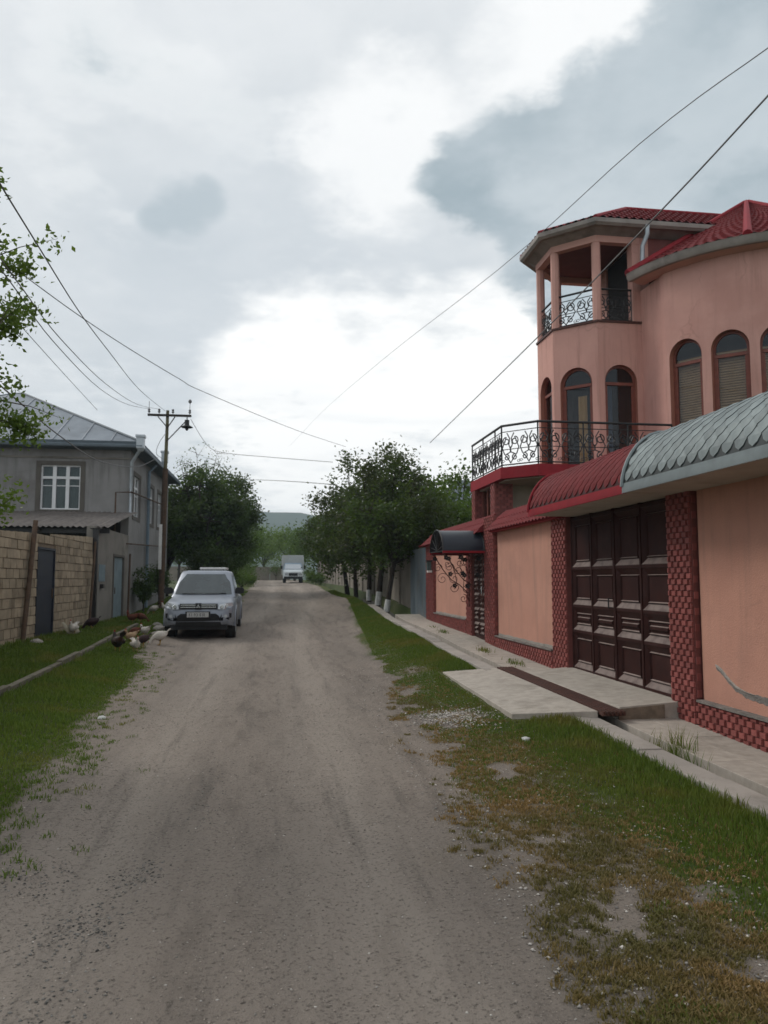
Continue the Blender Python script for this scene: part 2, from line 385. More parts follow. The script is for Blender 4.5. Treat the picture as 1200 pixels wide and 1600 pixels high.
class MB:
    """collects shapes in world coordinates; build() links them as ONE mesh object under parent"""
    def __init__(s):
        s.v, s.f = [], []

    def add(s, vs, fs):
        o = len(s.v)
        s.v += [tuple(map(float, q)) for q in vs]
        s.f += [tuple(i + o for i in f) for f in fs]
        return s

    def box(s, x0, x1, y0, y1, z0, z1):
        vs = [(x, y, z) for z in (z0, z1) for y in (y0, y1) for x in (x0, x1)]
        return s.add(vs, [(0, 2, 3, 1), (4, 5, 7, 6), (0, 1, 5, 4), (2, 6, 7, 3), (0, 4, 6, 2), (1, 3, 7, 5)])

    def hexa(s, p):          # 8 points: bottom ring of four, top ring of four
        return s.add(p, [(3, 2, 1, 0), (4, 5, 6, 7), (0, 1, 5, 4), (1, 2, 6, 5), (2, 3, 7, 6), (3, 0, 4, 7)])

    def prism(s, poly, z0, z1):
        n = len(poly)
        g = lambda z, i: z[i] if isinstance(z, (list, tuple)) else z
        vs = [(x, y, g(z0, i)) for i, (x, y) in enumerate(poly)] + [(x, y, g(z1, i)) for i, (x, y) in enumerate(poly)]
        return s.add(vs, [tuple(range(n - 1, -1, -1)), tuple(range(n, 2 * n))] + [(i, (i + 1) % n, n + (i + 1) % n, n + i) for i in range(n)])

    def loft(s, rings, cap0=True, cap1=True, closed=True):
        n = len(rings[0])
        vs = [p for r in rings for p in r]
        fs = []
        for k in range(len(rings) - 1):
            for i in range(n if closed else n - 1):
                j = (i + 1) % n
                fs.append((k * n + i, k * n + j, (k + 1) * n + j, (k + 1) * n + i))
        if cap0:
            fs.append(tuple(range(n - 1, -1, -1)))
        if cap1:
            fs.append(tuple((len(rings) - 1) * n + i for i in range(n)))
        return s.add(vs, fs)

    def tube(s, path, r, n=6, caps=True):
        path = [Vector(p) for p in path]
        rr = r if isinstance(r, (list, tuple)) else [r] * len(path)
        rings, prev = [], None
        for i, p in enumerate(path):
            t = (path[min(i + 1, len(path) - 1)] - path[max(i - 1, 0)])
            if t.length < 1e-9:
                t = Vector((0, 0, 1))
            t.normalize()
            if prev is None:
                a = Vector((0, 0, 1)) if abs(t.z) < 0.9 else Vector((1, 0, 0))
                u = t.cross(a).normalized()
            else:
                u = prev - t * prev.dot(t)
                if u.length < 1e-6:
                    u = t.orthogonal()
                u.normalize()
            prev = u
            v = t.cross(u)
            rings.append([p + (u * math.cos(2 * math.pi * k / n) + v * math.sin(2 * math.pi * k / n)) * rr[i] for k in range(n)])
        return s.loft(rings, caps, caps)

    def disc(s, c, axis, r, h, n=20):
        a = Vector(axis).normalized()
        u = a.orthogonal().normalized()
        v = a.cross(u)
        c = Vector(c)
        ring = lambda q, rad: [c + a * q + (u * math.cos(2 * math.pi * k / n) + v * math.sin(2 * math.pi * k / n)) * rad for k in range(n)]
        return s.loft([ring(-h / 2, r * 0.93), ring(-h * 0.35, r), ring(h * 0.35, r), ring(h / 2, r * 0.93)])

    def build(s, name, mat, parent=None, smooth=False, bevel=0.0, props=None):
        off = Vector(parent['_o']) if parent is not None and '_o' in parent else Vector((0, 0, 0))
        me = bpy.data.meshes.new(name)
        me.from_pydata([tuple(Vector(q) - off) for q in s.v], [], s.f)
        me.update()
        o = bpy.data.objects.new(name, me)
        COL.objects.link(o)
        me.materials.append(mat if not isinstance(mat, str) else MT[mat])
        if smooth:
            me.polygons.foreach_set('use_smooth', [True] * len(me.polygons))
            me.set_sharp_from_angle(angle=R(40))
        if bevel:
            bv = o.modifiers.new('bevel', 'BEVEL')
            bv.width = bevel
            bv.segments = 2
            bv.limit_method = 'ANGLE'
        if parent is not None:
            o.parent = parent
            o['_o'] = tuple(off)
        for k, v in (props or {}).items():
            o[k] = v
        return o


def thing(name, label, cat, loc=(0, 0, 0), group=None):
    o = bpy.data.objects.new(name, None)
    COL.objects.link(o)
    o.location = loc
    o.empty_display_size = 0.2
    o['label'] = label
    o['category'] = cat
    if group:
        o['group'] = group
    o['_o'] = tuple(loc)
    return o


def tag(o, label, cat, group=None):
    o['label'] = label
    o['category'] = cat
    if group:
        o['group'] = group
    return o


def inst(name, me, loc, parent, rot=(0, 0, 0)):
    o = bpy.data.objects.new(name, me)
    COL.objects.link(o)
    o.parent = parent
    o.location = loc
    o.rotation_euler = rot
    return o


def pydata(name, V, F, mat, smooth=False):
    """fast mesh from numpy arrays of triangles or quads"""
    me = bpy.data.meshes.new(name)
    n, k = F.shape
    me.vertices.add(len(V))
    me.vertices.foreach_set('co', np.ascontiguousarray(V, dtype=np.float32).ravel())
    me.loops.add(n * k)
    me.loops.foreach_set('vertex_index', np.ascontiguousarray(F, dtype=np.int32).ravel())
    me.polygons.add(n)
    me.polygons.foreach_set('loop_start', np.arange(0, n * k, k, dtype=np.int32))
    me.update(calc_edges=True)
    if smooth:
        me.polygons.foreach_set('use_smooth', np.ones(n, dtype=bool))
    me.materials.append(mat)
    return me


def link(name, me, kind=None, parent=None):
    o = bpy.data.objects.new(name, me)
    COL.objects.link(o)
    if kind:
        o['kind'] = kind
    if parent is not None:
        o.parent = parent
    return o


def _h(ix, iy, s):
    n = (ix * 374761393 + iy * 668265263 + s * 974711) & 0x7fffffff
    n = ((n ^ (n >> 13)) * 1274126177) & 0x7fffffff
    return ((n ^ (n >> 16)) & 0xffff) / 65535.0


def vnoise(x, y, s=0):
    x = np.asarray(x, float)
    y = np.asarray(y, float)
    ix, iy = np.floor(x).astype(np.int64), np.floor(y).astype(np.int64)
    fx, fy = x - ix, y - iy
    fx, fy = fx * fx * (3 - 2 * fx), fy * fy * (3 - 2 * fy)
    a = _h(ix, iy, s) * (1 - fx) + _h(ix + 1, iy, s) * fx
    b = _h(ix, iy + 1, s) * (1 - fx) + _h(ix + 1, iy + 1, s) * fx
    return a * (1 - fy) + b * fy


def fbm(x, y, s=0, o=4):
    t, a, n = 0, 0.5, 0
    for k in range(o):
        t = t + a * vnoise(x * 2 ** k, y * 2 ** k, s + k)
        n += a
        a *= 0.5
    return t / n


# ------------------------------------------------------------------ ground heights
YR = [-20, 5, 14, 19.6, 25, 33, 42, 55, 72, 100, 4000]
ZR = [0, 0, 0.0, 0.12, 0.32, 0.62, 0.90, 1.12, 1.30, 1.6, 1.6]
YK = [-20, 5, 6.4, 8, 12, 15, 17, 22, 24.7, 30, 37, 50, 72, 100, 4000]
ZK = [0.04, 0.05, 0.07, 0.11, 0.21, 0.28, 0.37, 0.47, 0.64, 0.90, 0.96, 1.2, 1.32, 1.6, 1.6]
YL = [-20, 6, 10, 17, 25, 36, 50, 72, 100, 4000]
ZL = [0.04, 0.06, 0.10, 0.15, 0.32, 0.72, 1.05, 1.3, 1.6, 1.6]
YW = [-20, 12, 15, 28, 38, 50, 72, 100, 4000]
ZW = [0.25, 0.28, 0.30, 0.30, 0.7, 1.05, 1.3, 1.6, 1.6]
kz = lambda y: float(np.interp(y, YK, ZK))
YEL = [-5, 3, 5.5, 10, 14, 16.2, 19, 24, 28, 33, 40, 60, 130]
XEL = [-1.6, -1.62, -1.75, -2.02, -2.2, -2.55, -2.75, -2.5, -1.9, -1.35, -1.4, -1.5, -2.5]
YER = [-5, 2.8, 3.9, 7.9, 12.5, 20, 30, 40, 60, 130]
XER = [1.0, 1.15, 1.14, 1.38, 1.78, 2.28, 2.85, 2.75, 3.0, 3.0]
XK0, XK1, XD1, XF = 3.22, 3.46, 3.66, 4.35      # kerb outer, kerb inner = ditch, walk edge, fence face
XLK, XLW = -3.45, -5.1


def gz(x, y):
    x = np.asarray(x, float)
    y = np.asarray(y, float)
    r, k, l, wl = (np.interp(y, a, b) for a, b in ((YR, ZR), (YK, ZK), (YL, ZL), (YW, ZW)))
    t = np.clip((x - 1.3) / (3.1 - 1.3), 0, 1)
    z = r + (k - 0.03 - r) * t * t * (3 - 2 * t)
    t2 = np.clip((-2.1 - x) / (3.3 - 2.1), 0, 1)
    z = z + (l - r) * t2
    t3 = np.clip((-3.5 - x) / (5.1 - 3.5), 0, 1)
    z = z + (wl - l) * t3
    return z


def gz1(x, y):
    return float(gz(np.array([x]), np.array([y]))[0])


# near ground: one warped grid, split into verge / road / verge
ys = [-1.0]
while ys[-1] < 130:
    ys.append(ys[-1] + max(0.045, 0.016 * max(ys[-1], 0)))
ys = np.array(ys)
NLc, NRc, NVc = 46, 84, 44


def corridor(name, x0f, x1f, n, mat):
    u = np.linspace(0, 1, n + 1)
    X = x0f(ys)[:, None] * (1 - u) + x1f(ys)[:, None] * u
    Y = np.repeat(ys[:, None], n + 1, 1)
    Z = gz(X, Y)
    Z = ground_z(X, Y)
    c = (np.interp(Y, YEL, XEL) + np.interp(Y, YER, XER)) * 0.5
    veg = vegmap(X, Y)
    V = np.stack([X, Y, Z], -1).reshape(-1, 3)
    i = np.arange((len(ys) - 1) * n)
    a = (i // n) * (n + 1) + i % n
    F = np.stack([a, a + 1, a + n + 2, a + n + 1], -1)
    me = pydata(name, V, F, mat, True)
    for an, arr in (('veg', veg[0]), ('dry', veg[1]), ('track', np.exp(-((X - c + 0.85) / 0.42) ** 2) + np.exp(-((X - c - 0.75) / 0.42) ** 2))):
        at = me.attributes.new(an, 'FLOAT', 'POINT')
        at.data.foreach_set('value', arr.ravel().astype(np.float32))
    return link(name, me, 'structure')


def ground_z(X, Y):
    """ground height with wheel ruts, shallow hollows and small unevenness"""
    Z = gz(X, Y)
    eL, eR = np.interp(Y, YEL, XEL), np.interp(Y, YER, XER)
    c = (eL + eR) * 0.5
    for off in (-0.85, 0.75):
        Z = Z - 0.028 * np.exp(-((X - c - off - 0.10 * (fbm(Y * 0.25, Y * 0, 5) - 0.5)) / 0.20) ** 2)
    lane = np.clip((X - eL) / 0.5, 0, 1) * np.clip((eR - X) / 0.5, 0, 1)
    Z = Z - 0.035 * lane * np.clip((fbm(X * 1.1, Y * 0.7, 41) - 0.60) / 0.12, 0, 1)
    return Z + 0.05 * (fbm(X * 0.9, Y * 0.5, 3) - 0.5) + 0.030 * (fbm(X * 5, Y * 4, 11) - 0.5)


def vegmap(X, Y):
    """(green cover 0..1, dry low plants 0..1) of the ground at X, Y"""
    eL, eR = np.interp(Y, YEL, XEL), np.interp(Y, YER, XER)
    n = fbm(X * 1.3, Y * 0.9, 21)
    n2 = fbm(X * 4.2, Y * 3.4, 31)
    # right verge: dense along the kerb, thinning towards the road
    wgap = np.maximum(XK0 - eR, 0.2)
    tr = (X - eR) / wgap
    near = np.clip((9.0 - Y) / 5.0, 0, 1)
    edge = 0.30 + 0.20 * near
    edge = edge - 0.40 * np.clip((Y - 9) / 6.0, 0, 1)
    gr = np.clip((tr - edge + (n - 0.5) * 0.75 + (n2 - 0.5) * 0.30) / 0.16, 0, 1)
    # gravel heap and the bare stony patches keep the grass out
    for (gx, gy, sx, sy) in ((2.05, 8.7, 0.36, 0.38), (2.05, 6.9, 0.20, 0.6), (2.3, 12.6, 0.3, 0.4)):
        gr = gr * (1 - np.exp(-(((X - gx) / sx) ** 2 + ((Y - gy) / sy) ** 2)))
    dr = np.clip((tr + 0.06 + (n - 0.5) * 0.5) / 0.30, 0, 1) * np.clip((n2 - 0.40 + 0.13 * near) / 0.16, 0, 1) * (1 - gr * 0.7)
    dr = dr * np.clip((14 - Y) / 5, 0.25, 1)
    # left verge
    tl = eL - X
    gl = np.clip((tl - 0.06 + (n - 0.5) * 0.55 + (n2 - 0.5) * 0.22) / 0.14, 0, 1)
    gl = gl * (1 - 0.85 * np.exp(-(((X + 2.6) / 0.9) ** 2 + ((Y - 18.5) / 2.4) ** 2)))
    gl = gl * np.clip((np.abs(Y - 20.5) - 0.3) / 3.0 + 0.35, 0.3, 1)
    veg = np.where(X > (eL + eR) / 2, gr, gl)
    dry = np.where(X > (eL + eR) / 2, dr, np.clip((tl + 0.15) / 0.3, 0, 1) * np.clip((n2 - 0.52) / 0.1, 0, 1) * 0.4)
    return veg, dry


def ground_material():
    m = bpy.data.materials.new('gravel_dirt_and_turf')
    m.use_nodes = True
    t = NT(m.node_tree)
    b = m.node_tree.nodes['Principled BSDF']
    pos = t.n('ShaderNodeNewGeometry').outputs['Position']
    lng = t.n('ShaderNodeMapping', i_Vector=pos, i_Scale=(1.0, 0.22, 1.0)).outputs[0]
    big = t.noise(lng, 0.9, 6, 0.6)
    med = t.noise(lng, 4.5, 6, 0.6)
    fine = t.noise(pos, 42, 5, 0.7)
    grit = t.noise(pos, 130, 3, 0.7)
    col = t.mix(t.ss(big, 0.32, 0.68), (0.295, 0.250, 0.212), (0.230, 0.198, 0.170))
    col = t.mix(t.m('MULTIPLY', t.ss(med, 0.45, 0.72), 0.5), col, (0.125, 0.103, 0.088))
    tk = t.n('ShaderNodeAttribute', attribute_name='track').outputs['Fac']
    col = t.mix(t.m('MULTIPLY', t.m('MULTIPLY', tk, t.ss(med, 0.2, 0.5)), 0.75), col, (0.360, 0.312, 0.268))
    # long dark oily streaks in the lane
    stk = t.n('ShaderNodeMapping', i_Vector=pos, i_Scale=(2.6, 0.16, 1.0)).outputs[0]
    col = t.mix(t.m('MULTIPLY', t.m('MULTIPLY', t.ss(t.noise(stk, 1.7, 7, 0.65), 0.50, 0.70), t.ss(fine, 0.35, 0.6, 0.3, 1.0)), 0.55), col, (0.105, 0.094, 0.084))
    col = t.mix(t.m('MULTIPLY', t.ss(fine, 0.52, 0.68), 0.7), col, (0.085, 0.073, 0.063))
    col = t.mix(t.m('MULTIPLY', t.ss(grit, 0.60, 0.70), 0.75), col, (0.34, 0.305, 0.275))
    veg = t.n('ShaderNodeAttribute', attribute_name='veg').outputs['Fac']
    dry = t.n('ShaderNodeAttribute', attribute_name='dry').outputs['Fac']
    col = t.mix(t.m('MULTIPLY', dry, 0.6), col, t.mix(t.ss(fine, 0.4, 0.6), (0.150, 0.105, 0.052), (0.085, 0.078, 0.034)))
    gcol = t.mix(t.ss(med, 0.35, 0.65), (0.048, 0.078, 0.014), (0.085, 0.092, 0.025))
    col = t.mix(t.m('MULTIPLY', veg, 0.92), col, gcol)
    t.put(b.inputs['Base Color'], col)
    b.inputs['Roughness'].default_value = 0.95
    b.inputs['Specular IOR Level'].default_value = 0.12
    mid = t.noise(pos, 14, 5, 0.7)
    col = t.mix(t.m('MULTIPLY', t.ss(mid, 0.54, 0.66), 0.18), col, (0.120, 0.100, 0.086))
    t.put(b.inputs['Base Color'], col)
    h = t.m('ADD', t.m('ADD', t.m('MULTIPLY', fine, 0.7), t.m('MULTIPLY', grit, 0.4)), t.m('MULTIPLY', mid, 0.8))
    bn = t.n('ShaderNodeBump', i_Strength=1.0, i_Distance=0.03, i_Height=h)
    t.put(b.inputs['Normal'], bn.outputs[0])
    return m


MT['ground'] = ground_material()
eLf = lambda y: np.interp(y, YEL, XEL)
eRf = lambda y: np.interp(y, YER, XER)
corridor('verge', lambda y: np.full_like(y, XLW - 0.05), eLf, NLc, MT['ground'])
corridor('road', eLf, eRf, NRc, MT['ground'])
corridor('verge', eRf, lambda y: np.full_like(y, XK0 + 0.02), NVc, MT['ground'])

# wide ground sheet out to the horizon (kept below the near ground inside the street)
xs_g = [-900, -600, -120, -40, -16, -8, -5.3, -5.05, 4.2, 4.45, 8, 16, 40, 120, 600, 900]
ys_g = [-200, -20, -2, 0, 6, 12, 18, 24, 30, 36, 44, 52, 62, 75, 90, 110, 130, 136, 200, 500, 1500]
V, F = [], []
for y in ys_g:
    for x in xs_g:
        z = gz1(x, y) if x < 0 else kz(y)
        if -5.2 < x < 4.3 and -5 < y < 131:
            z -= 0.5
        V.append((x, y, z - 0.02))
nx = len(xs_g)
for j in range(len(ys_g) - 1):
    for i in range(nx - 1):
        F.append((j * nx + i, j * nx + i + 1, (j + 1) * nx + i + 1, (j + 1) * nx + i))
gs = MB().add(V, F).build('ground', M('meadow', (0.045, 0.07, 0.018), (0.07, 0.075, 0.03), 0.4, 0.95))
gs['kind'] = 'structure'

# hill beyond the end of the street
hp = MB()
rows = []
HX = np.linspace(-700, 500, 70)
for k, (yy, fz) in enumerate(((620, 0.0), (760, 0.55), (900, 1.0), (1050, 0.8), (1300, 0.0))):
    prof = 79 - 0.00022 * (HX + 20) ** 2 * (HX > -20) - 12 * ((HX > 30) * (HX - 30) / 60).clip(0, 2.5) + 3.0 * (fbm(HX * 0.02, HX * 0, 5) - 0.5) + 1.5 * (fbm(HX * 0.12, HX * 0, 9) - 0.5)
    rows.append([(x, yy, 1.2 + max(0, p) * fz) for x, p in zip(HX, prof)])
hp.loft(rows, False, False, closed=False)
hill = hp.build('hill', 'hill', smooth=True)
hill['kind'] = 'structure'

# thin evening haze in the valley air
hz = bpy.data.materials.new('valley_haze')
hz.use_nodes = True
hz.node_tree.nodes.clear()
ht = NT(hz.node_tree)
pv = ht.n('ShaderNodeVolumePrincipled', i_Color=(0.70, 0.86, 1.0), i_Density=0.00048, i_Anisotropy=0.2)
ho = ht.n('ShaderNodeOutputMaterial')
hz.node_tree.links.new(pv.outputs[0], ho.inputs['Volume'])
hzo = MB().box(-950, 950, -250, 1550, -2.0, 92).build('haze', hz)
hzo['kind'] = 'stuff'

# ------------------------------------------------------------------ right-hand pavement: kerb, ditch, walk, ramp
kerb = bpy.data.objects.new('kerb', None)
COL.objects.link(kerb)
kerb['kind'] = 'structure'
kerb['_o'] = (0, 0, 0)
y = 2.6
while y < 26:
    L = 1.0
    y1 = y + L - 0.012
    j = random.uniform(-0.008, 0.008)
    z0, z1 = kz(y) + 0.025 + j, kz(y1) + 0.025 + j
    MB().hexa([(XK0 + j, y, z0 - 0.3), (XK1, y, z0 - 0.3), (XK1, y1, z1 - 0.3), (XK0 + j, y1, z1 - 0.3),
               (XK0 + j, y, z0), (XK1, y, z0), (XK1, y1, z1), (XK0 + j, y1, z1)]).build('kerb_stone', 'concrete', kerb, bevel=0.012)
    y += L

dm = MB()
yy = np.arange(2.5, 30.1, 0.5)
rows = []
for q in yy:
    z = kz(q)
    rows.append([(XK1 - 0.015, q, z - 0.03), (XK1 + 0.002, q, z - 0.24), (XD1 - 0.002, q, z - 0.24), (XD1 + 0.02, q, z - 0.035)])
dm.loft(rows, False, False, closed=False)
dt = dm.build('ditch', 'ditch')
dt['kind'] = 'structure'

walk = bpy.data.objects.new('walkway', None)
COL.objects.link(walk)
walk['kind'] = 'structure'
walk['_o'] = (0, 0, 0)
y = 2.6
while y < 22.4:
    L = 0.9
    y1 = y + L - 0.006
    z0, z1 = kz(y), kz(y1)
    for (xa, xb) in ((XD1, 4.02), (4.026, XF + 0.10)):
        j = random.uniform(-0.004, 0.004)
        MB().hexa([(xa, y, z0 - 0.25), (xb, y, z0 - 0.25), (xb, y1, z1 - 0.25), (xa, y1, z1 - 0.25),
                   (xa, y, z0 + j), (xb, y, z0 + j), (xb, y1, z1 + j), (xa, y1, z1 + j)]).build('paving_slab', 'terrazzo', walk, bevel=0.005)
    y += L

# ramp in front of the gate: road-side slab, iron grate over the ditch, landing
ramp = thing('gate_ramp', 'pale concrete ramp slab bridging the drain in front of the brown gate', 'ramp', (3.2, 9.8, 0.1))
YA, YB = 7.95, 11.75
MB().hexa([(2.60, YA + 0.35, -0.15), (3.44, YA, -0.15), (3.44, YB, -0.05), (2.62, YB + 0.15, -0.05),
           (2.60, YA + 0.35, 0.135), (3.44, YA, 0.205), (3.44, YB, 0.235), (2.62, YB + 0.15, 0.17)]).build('road_slab', 'terrazzo', ramp, bevel=0.008)
land = MB()
land.hexa([(3.69, YA + 0.02, 0.0), (4.47, YA + 0.02, 0.0), (4.47, YB - 0.55, 0.1), (3.69, YB - 0.55, 0.1),
           (3.69, YA + 0.02, 0.235), (4.47, YA + 0.02, 0.285), (4.47, YB - 0.55, 0.30), (3.69, YB - 0.55, 0.245)])
land.build('landing_slab', 'terrazzo', ramp, bevel=0.008)
MB().hexa([(3.675, YA, 0.0), (4.20, YA, 0.0), (4.20, YA + 0.018, 0.0), (3.675, YA + 0.018, 0.0),
           (3.675, YA, 0.215), (4.20, YA, 0.255), (4.20, YA + 0.018, 0.255), (3.675, YA + 0.018, 0.215)]).build('landing_side', 'ramp_side', ramp)
grate = thing('drain_grate', 'rusty dark red steel grate over the drain between the ramp slabs', 'grate', (3.56, 9.8, 0.22))
for x in (3.45, 3.495, 3.54, 3.585, 3.63, 3.672):
    MB().hexa([(x, YA - 0.12, 0.17), (x + 0.026, YA - 0.12, 0.17), (x + 0.026, YB, 0.205), (x, YB, 0.205),
               (x, YA - 0.12, 0.215), (x + 0.026, YA - 0.12, 0.215), (x + 0.026, YB, 0.25), (x, YB, 0.25)]).build('bar', 'rustgrate', grate)
for k in range(13):
    q = YA - 0.10 + k * (YB - YA + 0.05) / 12.2
    MB().box(3.448, 3.70, q, q + 0.03, 0.165 + 0.009 * (q - YA), 0.195 + 0.009 * (q - YA)).build('cross_bar', 'rustgrate', grate)

# ------------------------------------------------------------------ fence wall of the pink house
fence = thing('boundary_wall', 'orange plastered boundary wall with red brick pillars and plinth along the walkway', 'wall', (XF, 14, 0.1))
XB = 4.60                                       # back of the wall
TOPZ = 2.56


def wall_piece(name, mat, y0, y1, z0, z1, x0, x1=XB, **k):
    return MB().box(x0, x1, y0, y1, z0, z1).build(name, mat, fence, **k)


PAN = [(2.0, 7.55, 0.36), (11.78, 14.93, 0.50), (17.32, 20.88, 0.70)]
for (a, b, zb) in PAN:
    wall_piece('plaster_panel', 'orange', a, b, zb - 0.02, TOPZ, XF + 0.075)
# brick-faced pillars (backing body) and plinths
PIL = [(7.60, 8.10), (11.12, 11.75), (14.96, 15.72), (16.76, 17.30), (20.90, 22.0)]
for (a, b) in PIL:
    wall_piece('pillar', 'brickback', a, b, -0.2, TOPZ + (0.34 if a in (14.96,) else 0), XF + 0.022)
for (a, b, zb) in PAN:
    wall_piece('plinth', 'brickback', a, b, -0.2, zb - 0.022, XF + 0.021)
    wall_piece('plinth_ledge', 'mortar', a, b, zb - 0.019, zb + 0.004, XF - 0.012, XF + 0.10)
wall_piece('lintel', 'brickback', 15.72, 16.76, 2.32, TOPZ, XF + 0.03)
# bricks: a proud glazed face, the recessed end of each shows the dark backing
BW, BH = 0.128, 0.063


def brick_mesh(w_, h_):
    mb = MB()
    d0, d1 = 0.021, 0.004
    mb.add([(0.03, 0, 0), (0.03, w_, 0), (0.03, w_, h_), (0.03, 0, h_),
            (0.004, 0.004, 0.004), (0.012, w_ - 0.004, 0.004), (0.012, w_ - 0.004, h_ - 0.004), (0.004, 0.004, h_ - 0.004)],
           [(4, 7, 6, 5), (0, 4, 5, 1), (1, 5, 6, 2), (2, 6, 7, 3), (3, 7, 4, 0)])
    return mb


bme = None
nb = 0


def brick_field(y0, y1, z0f, z1, single):
    """lay bricks over the fence face between y0 and y1"""
    global bme, nb
    mb = MB()
    row = 0
    zmin = min(z0f(y0), z0f(y1))
    z = zmin
    while z < z1 - 0.02:
        off = (0.0, BW / 2)[row % 2]
        q = y0 - off
        while q < y1 - 0.02:
            a, b = max(q, y0) + 0.003, min(q + BW * 0.80, y1) - 0.002
            if b - a > 0.03 and z + BH > z0f(a) + 0.01:
                wv, hv = b - a, min(BH - 0.006, z1 - z - 0.004)
                if hv > 0.02:
                    if single and nb < 298:
                        if abs(wv - (BW * 0.80 - 0.005)) < 1e-4 and hv > BH - 0.007:
                            if bme is None:
                                o = MB()
                                sv = brick_mesh(BW * 0.80 - 0.005, BH - 0.006)
                                ob = sv.build('brick', 'brick')
                                bme = ob.data
                                bpy.data.objects.remove(ob)
                            o = inst('brick', bme, Vector((XF - 0.004, a, z)) - Vector(fence.location), fence)
                        else:
                            ob = brick_mesh(wv, hv)
                            ob.v = [(x + XF - 0.004, yy_ + a, zz + z) for x, yy_, zz in ob.v]
                            ob.build('brick', 'brick', fence)
                        nb += 1
                    else:
                        s = brick_mesh(wv, hv)
                        mb.add([(x + XF - 0.004, yy_ + a, zz + z) for x, yy_, zz in s.v], s.f)
            q += BW
        z += BH
        row += 1
    return mb


rest = MB()
for (fld) in (((7.60, 8.10), kz, TOPZ, True), ((4.9, 7.60), kz, 0.335, True), ((11.12, 11.75), kz, TOPZ, True),
              ((2.0, 4.9), kz, 0.335, False), ((11.75, 14.96), kz, 0.475, False), ((14.96, 15.72), kz, TOPZ + 0.34, False), ((16.76, 17.30), kz, TOPZ, False),
              ((17.30, 20.90), kz, 0.675, False), ((20.90, 22.0), kz, TOPZ, False)):
    r_ = brick_field(fld[0][0], fld[0][1], fld[1], fld[2], fld[3])
    rest.add(r_.v, r_.f)
rest.build('brickwork', 'brickj', fence, props={'kind': 'stuff'})
# toothed dark / red returns on the inner sides of the panels
ret = MB()
for (yp, sgn, zb) in ((7.60, -1, 0.38), (14.96, -1, 0.52), (20.90, -1, 0.72)):
    z = zb
    k = 0
    while z < TOPZ - 0.07:
        if k % 2 == 0:
            ret.box(XF + 0.028, XF + 0.075, yp + sgn * 0.022, yp + 0.004, z, z + 0.075)
        z += 0.085
        k += 1
ret.build('return_brickwork', 'brickj', fence, props={'kind': 'stuff'})
rb = MB()
for yp, zb in ((7.60, 0.37), (14.96, 0.51), (20.90, 0.71)):
    rb.box(XF + 0.026, XF + 0.0745, yp - 0.012, yp - 0.001, zb, TOPZ)
rb.build('return_face', 'brickback', fence)
# the torn plaster strip and its grey mortar low on the right panel
xm = XF + 0.075
def scar(pts, halfs, mat, name, lift):
    mb = MB()
    n = len(pts)
    top = [(xm - lift, p[0], p[1] + h) for p, h in zip(pts, halfs)]
    bot = [(xm - lift, p[0], p[1] - h) for p, h in zip(pts, halfs)]
    back = [(xm + 0.004, p[0], p[1] + h * 1.25) for p, h in zip(pts, halfs)]
    back2 = [(xm + 0.004, p[0], p[1] - h * 1.25) for p, h in zip(pts, halfs)]
    mb.loft([back, top, bot, back2], False, False, closed=False)
    return mb.build(name, mat, fence)
def ragged(n, y0, ln, zc, hs, mat, name, lift, sd):
    """an uneven strip of bared mortar: upper and lower edge wander on their own"""
    mb = MB()
    rr = []
    for k in range(n):
        u = k / (n - 1)
        yv = y0 - u * ln
        z = np.interp(u * ln, zc[0], zc[1])
        h = np.interp(u * ln, hs[0], hs[1])
        t = z + h * (0.45 + 0.75 * float(vnoise(u * ln * 26, 0.5, sd)) + 0.35 * float(vnoise(u * ln * 80, 4.5, sd)))
        b_ = z - h * (0.45 + 0.75 * float(vnoise(u * ln * 19, 2.5, sd + 1)) + 0.30 * float(vnoise(u * ln * 70, 7.5, sd)))
        m_ = (t + b_) / 2
        lf = lift * (0.4 + 1.2 * float(vnoise(u * ln * 40, 9.5, sd)))
        rr.append([(xm + 0.003, yv, t), (xm - lf * 0.6, yv, t - 0.004), (xm - lf * 1.3, yv, m_ + h * 0.3), (xm - lf * 0.5, yv, m_ - h * 0.3), (xm - lf, yv, b_ + 0.004), (xm + 0.003, yv, b_)])
    mb.loft(rr, False, False, closed=False)
    return mb.build(name, mat, fence)
ZS = ([0, 0.05, 0.12, 0.22, 0.34, 0.5, 0.9, 1.5, 2.6], [0.715, 0.70, 0.665, 0.605, 0.545, 0.515, 0.495, 0.475, 0.465])
ragged(190, 7.30, 2.6, ZS, ([0, 0.04, 0.3, 0.5, 2.6], [0.010, 0.022, 0.026, 0.036, 0.044]), 'mortar', 'mortar_scar', 0.0035, 5)
ragged(60, 7.31, 0.62, (ZS[0], [z + 0.026 for z in ZS[1]]), ([0, 0.08, 0.3, 0.62], [0.012, 0.020, 0.011, 0.004]), 'concrete', 'torn_plaster', 0.008, 9)
for (a, b, zb) in PAN[1:]:
    pts = [(b - 0.03 - (b - a - 0.06) * k / 30, zb + 0.018) for k in range(31)]
    scar(pts, [0.012 + 0.022 * float(vnoise(k * 0.8, a, 14)) for k in range(31)], 'concrete', 'bare_edge', 0.004)

